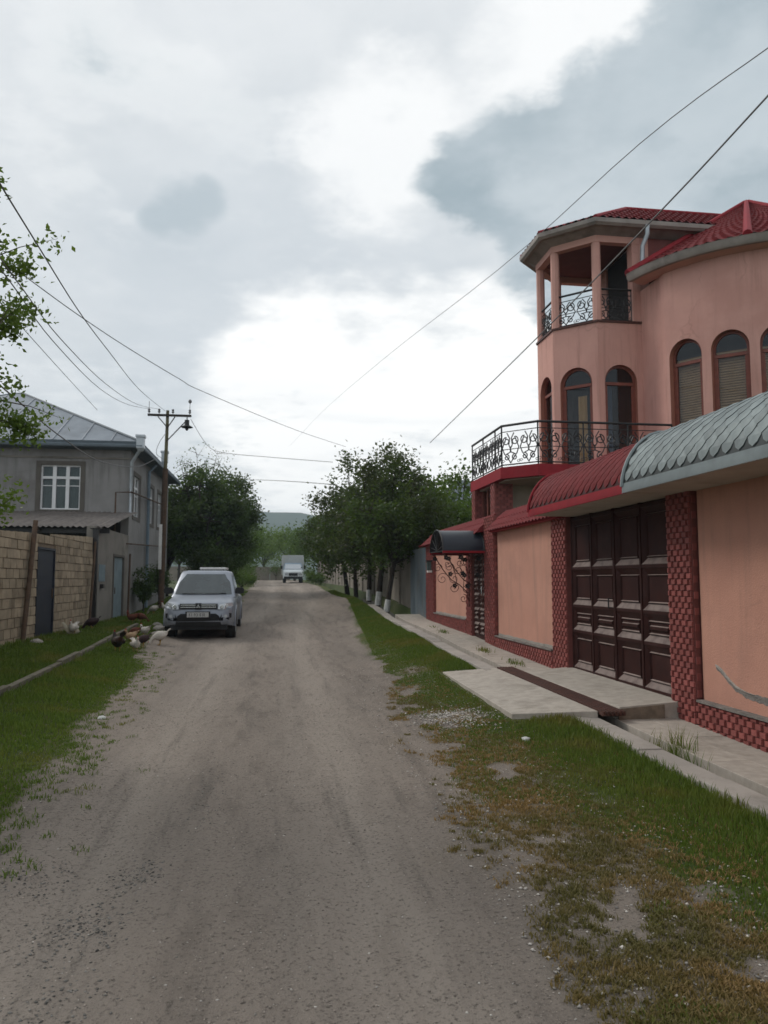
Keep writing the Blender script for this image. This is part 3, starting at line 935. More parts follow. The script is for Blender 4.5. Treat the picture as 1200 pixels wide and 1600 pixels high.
# tiled coping along the wall, from the gate to the hip at the far end
cop = MB()
def coping(y0, y1, hip=False):
    n = int((y1 - y0) / 0.0275)
    prof = [(XF - 0.17, TOPZ + 0.015), (XF - 0.10, TOPZ + 0.085), (XF - 0.10, TOPZ + 0.105), (XF + 0.05, TOPZ + 0.235), (XF + 0.05, TOPZ + 0.255), (XF + 0.26, TOPZ + 0.42), (XF + 0.60, TOPZ + 0.10)]
    rows = []
    for k in range(n + 1):
        q = y0 + (y1 - y0) * k / n
        wv = 0.016 * math.sin(q / 0.165 * 2 * math.pi)
        s = 1.0
        if hip:
            s = min(1.0, max(0.0, (y1 - q) / 0.6))
        ht = lambda z: TOPZ + 0.015 + (z - TOPZ - 0.015) * s
        rows.append([(x, q, ht(z) + (wv if i < 6 else 0)) for i, (x, z) in enumerate(prof)])
    cop.loft(rows, False, False, closed=False)
    cop.add(rows[0], [tuple(range(7))])
    cop.add(rows[-1], [tuple(range(6, -1, -1))])
coping(10.9, 15.0)
coping(15.7, 22.25, True)
cop.build('tile_coping', 'redtile', fence, smooth=True)
eb = MB()
eb.box(XF - 0.09, XF + 0.06, 11.2, 14.95, TOPZ - 0.012, TOPZ + 0.04)
eb.box(XF - 0.09, XF + 0.06, 16.9, 22.2, TOPZ - 0.012, TOPZ + 0.04)
eb.build('eave_board', 'redtrim', fence)

# ------------------------------------------------------------------ gate
gate = thing('garage_gate', 'wide dark brown four by four panelled metal gate', 'gate', (4.42, 9.6, 0.28))
XG = 4.43
G0, G1 = 8.13, 11.08
zb_, zr = 0.29, [0.30, 0.845, 1.215, 1.765, 2.50]
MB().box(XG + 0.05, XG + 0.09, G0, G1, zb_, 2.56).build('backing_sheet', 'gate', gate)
fr = MB()
cw = (G1 - G0) / 4
for k in range(5):
    c = G0 + cw * k
    hw = 0.032 if k in (0, 4) else (0.030 if k == 2 else 0.022)
    if k == 2:
        fr.box(XG - 0.012, XG + 0.05, c - hw, c - 0.004, zb_, 2.56)
        fr.box(XG - 0.012, XG + 0.05, c + 0.004, c + hw, zb_, 2.56)
    else:
        fr.box(XG - 0.008, XG + 0.05, max(c - hw, G0), min(c + hw, G1), zb_, 2.56)
for z in zr:
    fr.box(XG - 0.002, XG + 0.05, G0, G1, z - 0.022, z + 0.022)
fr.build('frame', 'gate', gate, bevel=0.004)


def frustum(mb, y0, y1, z0, z1, inset, xa, xb):
    mb.add([(xa, y0, z0), (xa, y1, z0), (xa, y1, z1), (xa, y0, z1),
            (xb, y0 + inset, z0 + inset), (xb, y1 - inset, z0 + inset), (xb, y1 - inset, z1 - inset), (xb, y0 + inset, z1 - inset)],
           [(0, 1, 5, 4), (1, 2, 6, 5), (2, 3, 7, 6), (3, 0, 4, 7)])
    return [y0 + inset, y1 - inset, z0 + inset, z1 - inset]


for c in range(4):
    for r in range(4):
        y0, y1 = G0 + cw * c + 0.034, G0 + cw * (c + 1) - 0.034
        z0, z1 = zr[r] + 0.024, zr[r + 1] - 0.024
        pm = MB()
        a = frustum(pm, y0, y1, z0, z1, 0.075, XG + 0.002, XG + 0.046)      # slope in
        a = frustum(pm, a[0], a[1], a[2], a[3], 0.012, XG + 0.046, XG + 0.020)   # raised bead
        a = frustum(pm, a[0], a[1], a[2], a[3], 0.014, XG + 0.020, XG + 0.040)
        pm.add([(XG + 0.040, a[0], a[2]), (XG + 0.040, a[1], a[2]), (XG + 0.040, a[1], a[3]), (XG + 0.040, a[0], a[3])], [(0, 3, 2, 1)])
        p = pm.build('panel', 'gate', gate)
        if r == 1:
            zc = (z0 + z1) / 2
            sl = MB()
            for dzv in (-0.022, ):
                frustum(sl, a[0] + 0.01, a[1] - 0.01, zc - 0.03, zc + 0.03, 0.012, XG + 0.0395, XG + 0.014)
                sl.add([(XG + 0.014, a[0] + 0.022, zc - 0.018), (XG + 0.014, a[1] - 0.022, zc - 0.018), (XG + 0.014, a[1] - 0.022, zc + 0.018), (XG + 0.014, a[0] + 0.022, zc + 0.018)], [(0, 3, 2, 1)])
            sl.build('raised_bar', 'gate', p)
hd = MB()
hd.tube([(XG - 0.05, 9.70, 1.22), (XG - 0.05, 9.70, 1.36)], 0.009, 8)
hd.tube([(XG - 0.05, 9.70, 1.23), (XG, 9.70, 1.23)], 0.007, 6)
hd.tube([(XG - 0.05, 9.70, 1.35), (XG, 9.70, 1.35)], 0.007, 6)
hd.build('handle', 'black', gate, smooth=True)

# ------------------------------------------------------------------ canopies over wall and gate


def canopy(name, label, y0, y1, dx, matt, matu, matf, tw):
    root = thing(name, label, 'canopy', (4.0, (y0 + y1) / 2, 2.55))
    cx, cz, a, b = 4.17, 2.60, 0.42 + dx, 0.57 + dx
    prof = [(cx - a * math.cos(t) ** 1.18, cz + b * math.sin(t) ** 1.12) for t in np.linspace(0, math.pi / 2 - 1e-6, 15)]
    prof += [(4.5, cz + b - 0.012), (4.95, cz + b - 0.05)]
    L = [0.0]
    for p, q in zip(prof, prof[1:]):
        L.append(L[-1] + math.hypot(q[0] - p[0], q[1] - p[1]))

    def at(s, lift):
        s = min(max(s, 0), L[-1])
        x, z = np.interp(s, L, [p[0] for p in prof]), np.interp(s, L, [p[1] for p in prof])
        x2, z2 = np.interp(min(s + 0.01, L[-1]), L, [p[0] for p in prof]), np.interp(min(s + 0.01, L[-1]), L, [p[1] for p in prof])
        x1, z1 = np.interp(max(s - 0.01, 0), L, [p[0] for p in prof]), np.interp(max(s - 0.01, 0), L, [p[1] for p in prof])
        tx, tz = x2 - x1, z2 - z1
        n = math.hypot(tx, tz)
        return x - tz / n * lift, z + tx / n * lift
    # underlay sheet following the curve
    um = MB()
    um.loft([[(p[0], y0, p[1]) for p in prof], [(p[0], y1, p[1]) for p in prof]], False, False, closed=False)
    for yy_ in (y0, y1):
        pts = [(p[0], yy_, p[1]) for p in prof] + [(4.95, yy_, 2.56), (cx - a, yy_, 2.56)]
        um.add(pts, [tuple(range(len(pts)))])
    um.build('underlay', matu, root, smooth=True)
    n = max(1, round((y1 - y0) / tw))
    tw = (y1 - y0) / n
    h = 0.178
    rows = 11
    off = Vector(root.location)
    for r in range(rows):
        s0 = 0.05 + r * h / 2
        me = MB()
        mid = s0 + h / 2
        P = lambda s, v, l: (at(s, l)[0], v, at(s, l)[1])
        tip, lf, rt, top, c = P(s0 - 0.0, 0, 0.013), P(mid, -tw / 2 + 0.004, 0.007), P(mid, tw / 2 - 0.004, 0.007), P(s0 + h * 0.93, 0, 0.004), P(mid, 0, 0.0145)
        lq, rq = P(s0 + h * 0.17, -tw * 0.29, 0.0105), P(s0 + h * 0.17, tw * 0.29, 0.0105)
        tb, lb, rb_, lqb, rqb = P(s0, 0, 0.0), P(mid, -tw / 2 + 0.002, 0.0), P(mid, tw / 2 - 0.002, 0.0), P(s0 + h * 0.17, -tw * 0.29, 0), P(s0 + h * 0.17, tw * 0.29, 0)
        me.add([tip, lq, lf, top, rt, rq, c, tb, lqb, lb, rb_, rqb],
               [(6, 0, 1), (6, 1, 2), (6, 2, 3), (6, 3, 4), (6, 4, 5), (6, 5, 0), (0, 7, 8, 1), (1, 8, 9, 2), (0, 5, 11, 7), (5, 4, 10, 11)])
        me.v = [(x - off.x, v, z - off.z) for x, v, z in me.v]
        o = me.build('tile', matt)
        mesh = o.data
        bpy.data.objects.remove(o)
        cnt = n if r % 2 == 0 else n - 1
        for k in range(cnt):
            v = y0 + tw * (k + (0.5 if r % 2 == 0 else 1.0))
            inst('tile', mesh, (0, v - off.y, random.uniform(-0.002, 0.002)), root)
    # half tiles at the ends of the odd rows are left to the edge strip
    for yy_, nm in ((y0, 'edge_strip'), (y1, 'edge_strip')):
        e = MB()
        pth = [(at(s, 0.02)[0], yy_, at(s, 0.02)[1]) for s in np.linspace(0, L[-1] - 0.3, 14)]
        e.tube(pth, 0.022, 6)
        e.build(nm, matf, root, smooth=True)
    f = MB()
    f.box(cx - a - 0.012, cx - a + 0.02, y0 - 0.003, y1 + 0.003, 2.535, 2.635)
    f.build('fascia', matf, root)
    # crimped lower edge
    z = MB()
    k = int((y1 - y0) / 0.024)
    for i in range(k):
        q = y0 + (i + 0.5) * (y1 - y0) / k
        z.add([(cx - a - 0.02, q - 0.0115, 2.60), (cx - a - 0.02, q + 0.0115, 2.60), (cx - a - 0.024, q + 0.008, 2.531 - 0.005 * (i % 2)), (cx - a - 0.024, q - 0.008, 2.531 - 0.005 * (i % 2)),
               (cx - a - 0.012, q - 0.0115, 2.60), (cx - a - 0.012, q + 0.0115, 2.60)], [(0, 1, 2, 3), (0, 4, 5, 1)])
    z.build('crimped_edge', matf, root, props={'kind': 'stuff'})
    MB().box(cx - a + 0.022, 4.98, y0, y1, 2.543, 2.559).build('soffit', 'soffit', root)
    return root


canopy('red_tile_canopy', 'curved dark red scalloped metal canopy over the brown gate', 7.83, 10.98, 0.0, 'redtile', 'underred', 'redtrim', 0.185)
canopy('grey_tile_canopy', 'curved grey galvanised canopy of diamond scales above the right wall panel', 3.6, 7.80, 0.022, 'greytile', 'undergrey', 'greyfascia', 0.185)

# ------------------------------------------------------------------ small entrance door, awning, brackets
door = thing('entrance_door', 'narrow ornate dark brown metal door under the small dark barrel awning', 'door', (4.42, 16.24, 0.33))
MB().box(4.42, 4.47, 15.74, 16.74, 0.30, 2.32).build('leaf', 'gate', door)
for c in range(2):
    for r in range(6):
        y0, y1 = 15.80 + c * 0.46, 16.22 + c * 0.46
        z0 = 0.40 + r * 0.315
        pm = MB()
        a = frustum(pm, y0, y1, z0, z0 + 0.285, 0.05, 4.415, 4.385)
        a = frustum(pm, a[0], a[1], a[2], a[3], 0.05, 4.385, 4.41)
        a = frustum(pm, a[0], a[1], a[2], a[3], 0.03, 4.41, 4.37)
        pm.add([(4.37, a[0], a[2]), (4.37, a[1], a[2]), (4.37, a[1], a[3]), (4.37, a[0], a[3])], [(0, 3, 2, 1)])
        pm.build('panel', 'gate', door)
MB().tube([(4.34, 15.86, 1.30), (4.34, 15.86, 1.46)], 0.012, 8).build('handle', 'chrome', door, smooth=True)

awn = thing('barrel_awning', 'small dark barrel awning with red rim over the entrance door', 'awning', (3.9, 16.25, 2.2))
am = MB()
AY, AW, AH, AZ = 16.25, 0.66, 0.46, 2.20
for x0, x1 in ((3.46, 4.36),):
    ring = lambda x, e: [(x, AY - (AW + e) * math.cos(t), AZ + (AH + e) * math.sin(t)) for t in np.linspace(0, math.pi, 17)]
    am.loft([ring(x0, 0), ring(x1, 0)], False, False, closed=False)
    am.loft([ring(x0, -0.02), ring(x1, -0.02)], False, False, closed=False)
am.build('sheet', 'awning', awn, smooth=True)
for nm, x in (('front_hoop', 3.46), ('wall_hoop', 4.34)):
    MB().tube([(x, AY - AW * math.cos(t), AZ + AH * math.sin(t)) for t in np.linspace(0, math.pi, 17)], 0.018, 6).build(nm, 'black', awn, smooth=True)
for s in (-1, 1):
    MB().box(3.45, 4.345, AY + s * AW - 0.02, AY + s * AW + 0.02, AZ - 0.045, AZ + 0.0).build('side_rail', 'redtrim', awn)
fan = MB()
for t in np.linspace(0.25, math.pi - 0.25, 7):
    fan.tube([(3.47, AY, AZ + 0.02), (3.47, AY - AW * 0.95 * math.cos(t), AZ + AH * 0.95 * math.sin(t))], 0.008, 5)
fan.tube([(3.47, AY - AW, AZ), (3.47, AY + AW, AZ)], 0.012, 5)
fan.build('fan_grille', 'iron', awn)


def spiral(turns, r0, r1, n, ph=0.0, sgn=1):
    return [((r0 + (r1 - r0) * k / n) * math.cos(ph + sgn * turns * 2 * math.pi * k / n), (r0 + (r1 - r0) * k / n) * math.sin(ph + sgn * turns * 2 * math.pi * k / n)) for k in range(n + 1)]


def rose(mb, c, r):
    for (q, ph) in ((1.0, 0.0), (0.75, 0.5), (0.5, 1.1)):
        for k in range(5):
            t = ph + k * 2 * math.pi / 5
            d = Vector((math.cos(t), 0, math.sin(t)))
            p = Vector(c) + d * r * 0.45 * q
            u = Vector((-math.sin(t), 0, math.cos(t)))
            mb.add([p - u * r * 0.5 * q, p + d * r * 0.6 * q + Vector((0, -0.012, 0)), p + u * r * 0.5 * q, p - d * r * 0.3 * q + Vector((0, -0.02 * (2 - q), 0))], [(0, 1, 2, 3)])


for nm_y, lab in ((16.86, 'dark iron vine bracket with roses under the far side of the barrel awning'), (15.72, 'dark iron vine bracket beside the entrance door under the near side of the awning')):
    br = thing('iron_bracket', lab, 'bracket', (4.33, nm_y, 1.5), 'vine brackets of the awning')
    st = MB()
    yb = nm_y
    stem = [(4.32, yb, 1.12), (4.28, yb, 1.32), (4.12, yb, 1.48), (3.92, yb, 1.60), (3.75, yb, 1.80), (3.62, yb, 2.0), (3.52, yb, 2.14)]
    st.tube(stem, 0.011, 6)
    st.tube([(4.33, yb, 1.0), (4.33, yb, 2.16)], 0.012, 6)
    st.tube([(3.48, yb, 2.15), (4.33, yb, 2.15)], 0.012, 6)
    st.tube([(4.05, yb, 1.52), (4.0, yb, 1.8), (3.9, yb, 2.0), (3.92, yb, 2.14)], 0.008, 5)
    st.tube([(4.2, yb, 1.42), (4.22, yb, 1.7), (4.12, yb, 1.9), (4.18, yb, 2.13)], 0.008, 5)
    st.build('stem', 'rediron', br, smooth=True)
    for (x, z, r, ph, sg) in ((3.72, 1.62, 0.13, 0.9, 1), (3.98, 1.42, 0.12, 1.2, -1), (4.2, 1.18, 0.10, 1.6, -1), (3.62, 1.86, 0.10, 0.2, 1), (4.08, 1.82, 0.11, 2.4, 1), (3.84, 1.95, 0.10, 2.0, -1), (4.22, 1.98, 0.09, 0.5, 1)):
        MB().tube([(x + a, yb, z + b) for a, b in spiral(1.4, r, 0.02, 22, ph, sg)], 0.007, 5).build('scroll', 'rediron', br, smooth=True)
    for (x, z) in ((3.55, 2.06), (3.86, 2.07), (4.24, 2.05), (3.90, 1.73), (4.22, 1.70), (4.0, 1.47)):
        rm = MB()
        rose(rm, (x, yb - 0.012, z), 0.062)
        rm.build('rose', 'iron', br)
lamp = thing('wall_lantern', 'small pale wall lantern on the brick pillar left of the entrance door', 'lantern', (4.30, 20.95, 1.95))
MB().prism([(4.20, 20.98), (4.32, 20.98), (4.32, 21.10), (4.20, 21.10)], 1.86, 2.10).build('glass_body', 'lace', lamp, bevel=0.01)
MB().prism([(4.18, 20.96), (4.345, 20.96), (4.345, 21.12), (4.18, 21.12)], 2.10, 2.14).build('cap', 'black', lamp)
MB().prism([(4.21, 20.99), (4.345, 20.99), (4.345, 21.09), (4.21, 21.09)], 1.80, 1.858).build('base', 'white', lamp)

# ------------------------------------------------------------------ the pink house
house = thing('pink_house', 'two storey pink house with corner tower, round bay, iron balconies and dark red roof', 'house', (9, 18, 0.3))


class Flat:
    """maps (s along the facet, z, depth inwards) to world"""
    def __init__(s, p, q):
        s.p, d = Vector((*p, 0)), Vector((*q, 0)) - Vector((*p, 0))
        s.L = d.length
        s.t = d.normalized()
        s.n = Vector((-s.t.y, s.t.x, 0)) * -1       # outwards when walking so that outside is on the right

    def __call__(s, u, z, d):
        v = s.p + s.t * u - s.n * d
        return (v.x, v.y, z)


class Arc:
    def __init__(s, c, r, a0):
        s.c, s.r, s.a0 = c, r, a0

    def __call__(s, u, z, d):
        a = s.a0 + u / s.r
        return (s.c[0] + (s.r - d) * math.cos(a), s.c[1] + (s.r - d) * math.sin(a), z)


def strip(mb, f, s0, s1, z0, z1, d=0.0, n=1):
    for k in range(n):
        a, b = s0 + (s1 - s0) * k / n, s0 + (s1 - s0) * (k + 1) / n
        mb.add([f(a, z0, d), f(b, z0, d), f(b, z1, d), f(a, z1, d)], [(0, 1, 2, 3)])


def arch_outline(sc, hw, zb, zs, n=14):
    return [(sc - hw, zb)] + [(sc - hw * math.cos(math.pi * k / n), zs + hw * math.sin(math.pi * k / n)) for k in range(n + 1)] + [(sc + hw, zb)]


def arch_wall(mb, rv, f, s0, s1, z0, z1, sc, hw, zb, zs, rev=0.16, n=14):
    strip(mb, f, s0, sc - hw, z0, z1, n=2)
    strip(mb, f, sc + hw, s1, z0, z1, n=2)
    if zb > z0:
        strip(mb, f, sc - hw, sc + hw, z0, zb, n=4)
    o = arch_outline(sc, hw, zb, zs, n)
    for a, b in zip(o[1:-1], o[2:-1]):
        mb.add([f(a[0], a[1], 0), f(b[0], b[1], 0), f(b[0], z1, 0), f(a[0], z1, 0)], [(0, 1, 2, 3)])
    for a, b in zip(o, o[1:]):
        rv.add([f(a[0], a[1], 0), f(b[0], b[1], 0), f(b[0], b[1], rev), f(a[0], a[1], rev)], [(0, 3, 2, 1)])
    a, b = o[0], o[-1]
    rv.add([f(a[0], zb, 0), f(b[0], zb, 0), f(b[0], zb, rev), f(a[0], zb, rev)], [(0, 1, 2, 3)])


def arch_window(f, sc, hw, zb, zs, ztr, parent, blind=None, d0=0.10, mull=False):
    """window (outer frame) > transom, pane, blind"""
    fw, th = 0.055, 0.05
    o, i = arch_outline(sc, hw, zb, zs), arch_outline(sc, hw - fw, zb + fw, zs)
    fm = MB()
    for k in range(len(o) - 1):
        a, b, c, d = o[k], o[k + 1], i[k + 1], i[k]
        fm.add([f(*a, d0), f(*b, d0), f(*c, d0), f(*d, d0), f(*c, d0 + th), f(*d, d0 + th)], [(0, 1, 2, 3), (3, 2, 4, 5)])
    fm.add([f(*o[0], d0), f(*o[-1], d0), f(*i[-1], d0), f(*i[0], d0), f(*i[-1], d0 + th), f(*i[0], d0 + th)], [(0, 3, 2, 1), (3, 5, 4, 2)])
    win = fm.build('window', 'frame', parent)
    P = [f(a, z, d) for a, z, d in [(sc - hw + fw, ztr - 0.035, d0 - 0.012), (sc + hw - fw, ztr - 0.035, d0 - 0.012), (sc + hw - fw, ztr - 0.035, d0 + 0.06), (sc - hw + fw, ztr - 0.035, d0 + 0.06),
                                    (sc - hw + fw, ztr + 0.035, d0 - 0.012), (sc + hw - fw, ztr + 0.035, d0 - 0.012), (sc + hw - fw, ztr + 0.035, d0 + 0.06), (sc - hw + fw, ztr + 0.035, d0 + 0.06)]]
    MB().hexa(P).build('transom', 'frame', win)
    sm = MB()
    for a, b in ((sc - hw + fw, sc - hw + fw + 0.045), (sc + hw - fw - 0.045, sc + hw - fw)):
        sm.hexa([f(a, zb + fw, d0 + 0.006), f(b, zb + fw, d0 + 0.006), f(b, zb + fw, d0 + 0.05), f(a, zb + fw, d0 + 0.05),
                 f(a, ztr - 0.036, d0 + 0.006), f(b, ztr - 0.036, d0 + 0.006), f(b, ztr - 0.036, d0 + 0.05), f(a, ztr - 0.036, d0 + 0.05)])
    sm.build('sash', 'frame', win)
    dp = d0 + 0.032
    for nm, z0, z1 in (('pane', zb + fw, ztr - 0.035), ('pane', ztr + 0.035, zs)):
        pm = MB()
        strip(pm, f, sc - hw + fw, sc + hw - fw, z0, z1, dp, 3)
        if z1 == zs:
            n = len(i)
            top = i[1:-1]
            for k in range(len(top) // 2):
                a, b = top[k], top[k + 1]
                c, d = top[-2 - k], top[-1 - k]
                pm.add([f(*a, dp), f(*b, dp), f(*c, dp), f(*d, dp)], [(0, 3, 2, 1)])
        pm.build(nm, 'glass', win)
    if blind == 'slats':
        bl = MB()
        z = zb + 0.02
        while z < zs - 0.02:
            a, b = sc - hw + 0.02, sc + hw - 0.02
            bl.add([f(a, z, d0 + 0.10), f(b, z, d0 + 0.10), f(b, z + 0.046, d0 + 0.125), f(a, z + 0.046, d0 + 0.125), f(a, z + 0.05, d0 + 0.10), f(b, z + 0.05, d0 + 0.10)], [(0, 1, 2, 3), (3, 2, 5, 4)])
            z += 0.055
        bl.build('blind', 'blind', win)
    elif blind:
        mat, u0, u1, z1 = blind
        cm = MB()
        n = 20
        ring = []
        for k in range(n + 1):
            u = u0 + (u1 - u0) * k / n
            ring.append((u, d0 + 0.13 + 0.02 * math.sin(k * 1.9)))
        cm.loft([[f(u, zb + 0.02, d) for u, d in ring], [f(u, z1, d) for u, d in ring]], False, False, closed=False)
        cm.build('curtain', mat, win, smooth=True)  # the ochre one is a painted reflection, not cloth
    return win


ZG, ZF1, ZF2, ZC, ZE = 0.2, 4.05, 7.67, 9.80, 9.98
OCT = [(8.59, 16.8), (7.49, 16.8), (6.69, 17.6), (6.69, 18.72), (7.49, 19.52), (8.59, 19.52)]
tw_, rv_ = MB(), MB()
facC, facB, facA = Flat(OCT[1], OCT[0]), Flat(OCT[2], OCT[1]), Flat(OCT[3], OCT[2])
facD, facE = Flat(OCT[4], OCT[3]), Flat(OCT[5], OCT[4])
for f, hw, bl in ((facC, 0.40, ('bluecurtain', 0.2, 0.42, 6.2)), (facB, 0.40, ('curtain', 0.52, 0.74, 6.0)), (facA, 0.40, None)):  # middle facet: ochre sheet stands in for a golden reflection
    c = f.L / 2
    arch_wall(tw_, rv_, f, 0, f.L, ZF1 + 0.002, ZF2, c, hw, ZF1 + 0.05, 6.26)
    arch_window(f, c, hw, ZF1 + 0.05, 6.26, 6.22, house, bl)
for f in (facD, facE):
    strip(tw_, f, 0, f.L, ZF1, ZF2)
for f in (facA, facB, facC, facD, facE):
    strip(tw_, f, 0, f.L, ZG, ZF1 + 0.002)
tw_.build('tower_wall', 'pink', house)
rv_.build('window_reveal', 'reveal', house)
# dark interior of the tower
di = MB()
inner = [(8.55, 17.15), (7.62, 17.15), (7.03, 17.75), (7.03, 18.60), (7.62, 19.2), (8.55, 19.2)]
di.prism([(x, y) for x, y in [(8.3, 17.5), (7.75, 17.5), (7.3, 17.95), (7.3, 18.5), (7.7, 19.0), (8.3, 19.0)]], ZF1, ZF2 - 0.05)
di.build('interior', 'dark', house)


def octo(e, e2=None):
    """octagon outline pushed outwards by e"""
    k = e * math.tan(R(22.5))
    xr = 8.59
    return [(xr, 16.8 - e), (7.49 - k, 16.8 - e), (6.69 - e, 17.6 - k), (6.69 - e, 18.72 + k), (7.49 - k, 19.52 + e), (xr, 19.52 + e)]


MB().prism(octo(0.035), ZF2 + 0.002, ZF2 + 0.05).build('loggia_floor', 'rediron', house)
MB().prism(octo(-0.02), ZC + 0.0, ZC + 0.06).build('loggia_ceiling', 'redceil', house)
# beam under the eaves
bm_ = MB()
for a, b, c, d in zip(octo(0.01), octo(0.01)[1:], octo(-0.17)[1:], octo(-0.17)):
    bm_.prism([a, b, c, d], ZC - 0.16, ZC + 0.0)
bm_.build('ring_beam', 'pink2', house)
for (x, y) in ((7.49, 16.8), (6.69, 17.6), (6.69, 18.72), (7.49, 19.52)):
    cx, cy = x + (8.1 - x) * 0.07, y + (18.16 - y) * 0.07
    MB().prism([(cx + 0.105 * math.cos(t), cy + 0.105 * math.sin(t)) for t in np.linspace(0, 2 * math.pi, 8, endpoint=False) + math.pi / 8], ZF2 + 0.05, ZC - 0.16).build('column', 'pink2', house)
MB().box(8.40, 8.82, 16.803, 17.05, ZF2 + 0.05, ZC).build('upper_pier', 'pink', house)      # pier beside the opening
MB().box(8.60, 8.75, 17.052, 17.35, ZF2, ZC).build('upper_pier', 'pink', house)
MB().box(8.60, 8.75, 18.7, 19.52, ZF2, ZC).build('upper_pier', 'pink', house)
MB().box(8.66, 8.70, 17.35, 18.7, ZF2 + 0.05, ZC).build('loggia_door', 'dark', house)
ub = MB()
ub.box(8.82, 15.0, 16.82, 17.0, ZF2 - 0.5, ZE - 0.02)
ub.build('upper_wall', 'redceil', house)
# main block behind
mbk = MB()
mbk.box(8.76, 16.0, 17.02, 21.5, ZG, ZF2 - 0.2)
mbk.build('rear_wall', 'pink', house)
MB().box(8.77, 16.0, 17.03, 19.5, ZF2 - 0.198, ZE - 0.03).build('rear_wall', 'pink', house)
# flat wall between the tower and the bay
fw_ = Flat((8.59, 16.8), (8.59, 15.7))
mf = MB()
strip(mf, fw_, 0, 1.1, ZG, 8.47)
mf.build('return_wall', 'pink', house)

# round bay
CB, RB = (11.58, 17.0), 3.264
a0 = math.atan2(15.7 - CB[1], 8.59 - CB[0]) % (2 * math.pi)
arc = Arc(CB, RB, a0)
bw, rv2 = MB(), MB()
da = 16.6
first = (211.6 - da / 2) - math.degrees(a0) % 360
s = 0.0
s_first = R(first) * RB
strip(bw, arc, 0, max(s_first, 0.001), 3.9, 8.47)
cur = max(s_first, 0.001)
for k in range(6):
    nxt = s_first + R(da) * RB * (k + 1)
    c = s_first + R(da) * RB * (k + 0.5)
    hw = 0.375
    arch_wall(bw, rv2, arc, cur, nxt, 3.9, 8.47, c, hw, 4.35, 6.84 - hw, 0.2, 16)
    arch_window(arc, c, hw, 4.35, 6.84 - hw, 6.33, house, 'slats', d0=0.13)
    cur = nxt
strip(bw, arc, cur, cur + 1.6, 3.9, 8.47, n=6)
strip(bw, arc, 0, cur + 1.6, ZG, 3.9, n=30)
bw.build('bay_wall', 'pink', house, smooth=True)
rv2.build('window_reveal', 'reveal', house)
bi = MB()
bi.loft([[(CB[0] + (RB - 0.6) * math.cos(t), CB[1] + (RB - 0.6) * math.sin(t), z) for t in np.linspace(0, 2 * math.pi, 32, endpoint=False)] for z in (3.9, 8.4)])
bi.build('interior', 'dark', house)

# bay roof: faceted metal-tile cone with hip caps and a gutter
ar0, ar1 = a0 - 0.22, a0 + 2.4
APX = (CB[0], CB[1], 11.0)
RE, ZEB = RB + 0.33, 8.66
hips = [R(235.7 + 45 * k) for k in range(-2, 3)]


def cone_pt(a, t, lift=0.0):
    """t = 0 at the eave, 1 at the apex"""
    k0 = max(h for h in hips if h <= a + 1e-6) if a + 1e-6 >= hips[0] else hips[0] - R(45)
    k1 = k0 + R(45)
    u = (a - k0) / (k1 - k0)
    r = RE * (1 - t)
    p0, p1 = (math.cos(k0) * r, math.sin(k0) * r), (math.cos(k1) * r, math.sin(k1) * r)
    fx, fy = p0[0] * (1 - u) + p1[0] * u, p0[1] * (1 - u) + p1[1] * u
    # eave is round, the facets flatten towards the apex
    m = min(1, t * 3.0)
    x, y = fx * m + math.cos(a) * r * (1 - m), fy * m + math.sin(a) * r * (1 - m)
    return (CB[0] + x, CB[1] + y, ZEB + (11.0 - ZEB) * t + lift)


cr = MB()
na, nt = 200, 15
rows = []
for j in range(nt):
    for q in (0.0, 0.985):
        t = min((j + q) / nt, 0.999)
        row = []
        for k in range(na + 1):
            a = ar0 + (ar1 - ar0) * k / na
            cell = a / R(3.6) + (0.5 if j % 2 else 0)
            lift = (0.035 * (1 - q)) * (0.55 + 0.45 * abs(math.cos(cell * math.pi))) + 0.014 * math.cos(cell * 2 * math.pi)
            row.append(cone_pt(a, t, lift))
        rows.append(row)
cr.loft(rows, False, False, closed=False)
cr.build('bay_roof', 'redtile', house, smooth=True)
for h in hips:
    if ar0 - 0.1 < h < ar1 + 0.1:
        MB().tube([cone_pt(h, t, 0.03) for t in (0.0, 0.25, 0.5, 0.75, 0.985)], [0.095, 0.085, 0.075, 0.065, 0.055], 8).build('ridge_cap', 'redtrim', house, smooth=True)
gt = MB()
pro = [(0.0, -0.16), (0.10, -0.17), (0.15, -0.10), (0.155, -0.02), (0.17, 0.0), (0.13, 0.005), (0.12, -0.05), (0.0, -0.06)]
rows = []
for k in range(61):
    a = ar0 + (ar1 - ar0) * k / 60
    rows.append([(CB[0] + (RB + 0.22 + dx) * math.cos(a), CB[1] + (RB + 0.22 + dx) * math.sin(a), ZEB + dz_) for dx, dz_ in pro])
gt.loft(rows)
gt.build('gutter', 'gutter', house, smooth=True)
sf = MB()
rows = []
for k in range(61):
    a = ar0 + (ar1 - ar0) * k / 60
    rows.append([(CB[0] + r * math.cos(a), CB[1] + r * math.sin(a), z) for r, z in ((RB - 0.1, 8.46), (RB + 0.04, 8.46), (RB + 0.24, ZEB - 0.15), (RB + 0.24, ZEB - 0.02), (RB - 0.1, ZEB - 0.02))])
sf.loft(rows)
sf.build('eave_cornice', 'pink2', house)

# tower and main roof: hip roof with octagonal end
RX = 8.95
RID = [(RX, 18.16, 11.22), (15.0, 18.16, 11.22)]
eo = octo(0.36)
eo[0] = (15.0, eo[0][1])
eo[-1] = (15.0, eo[-1][1])
tr_ = MB()


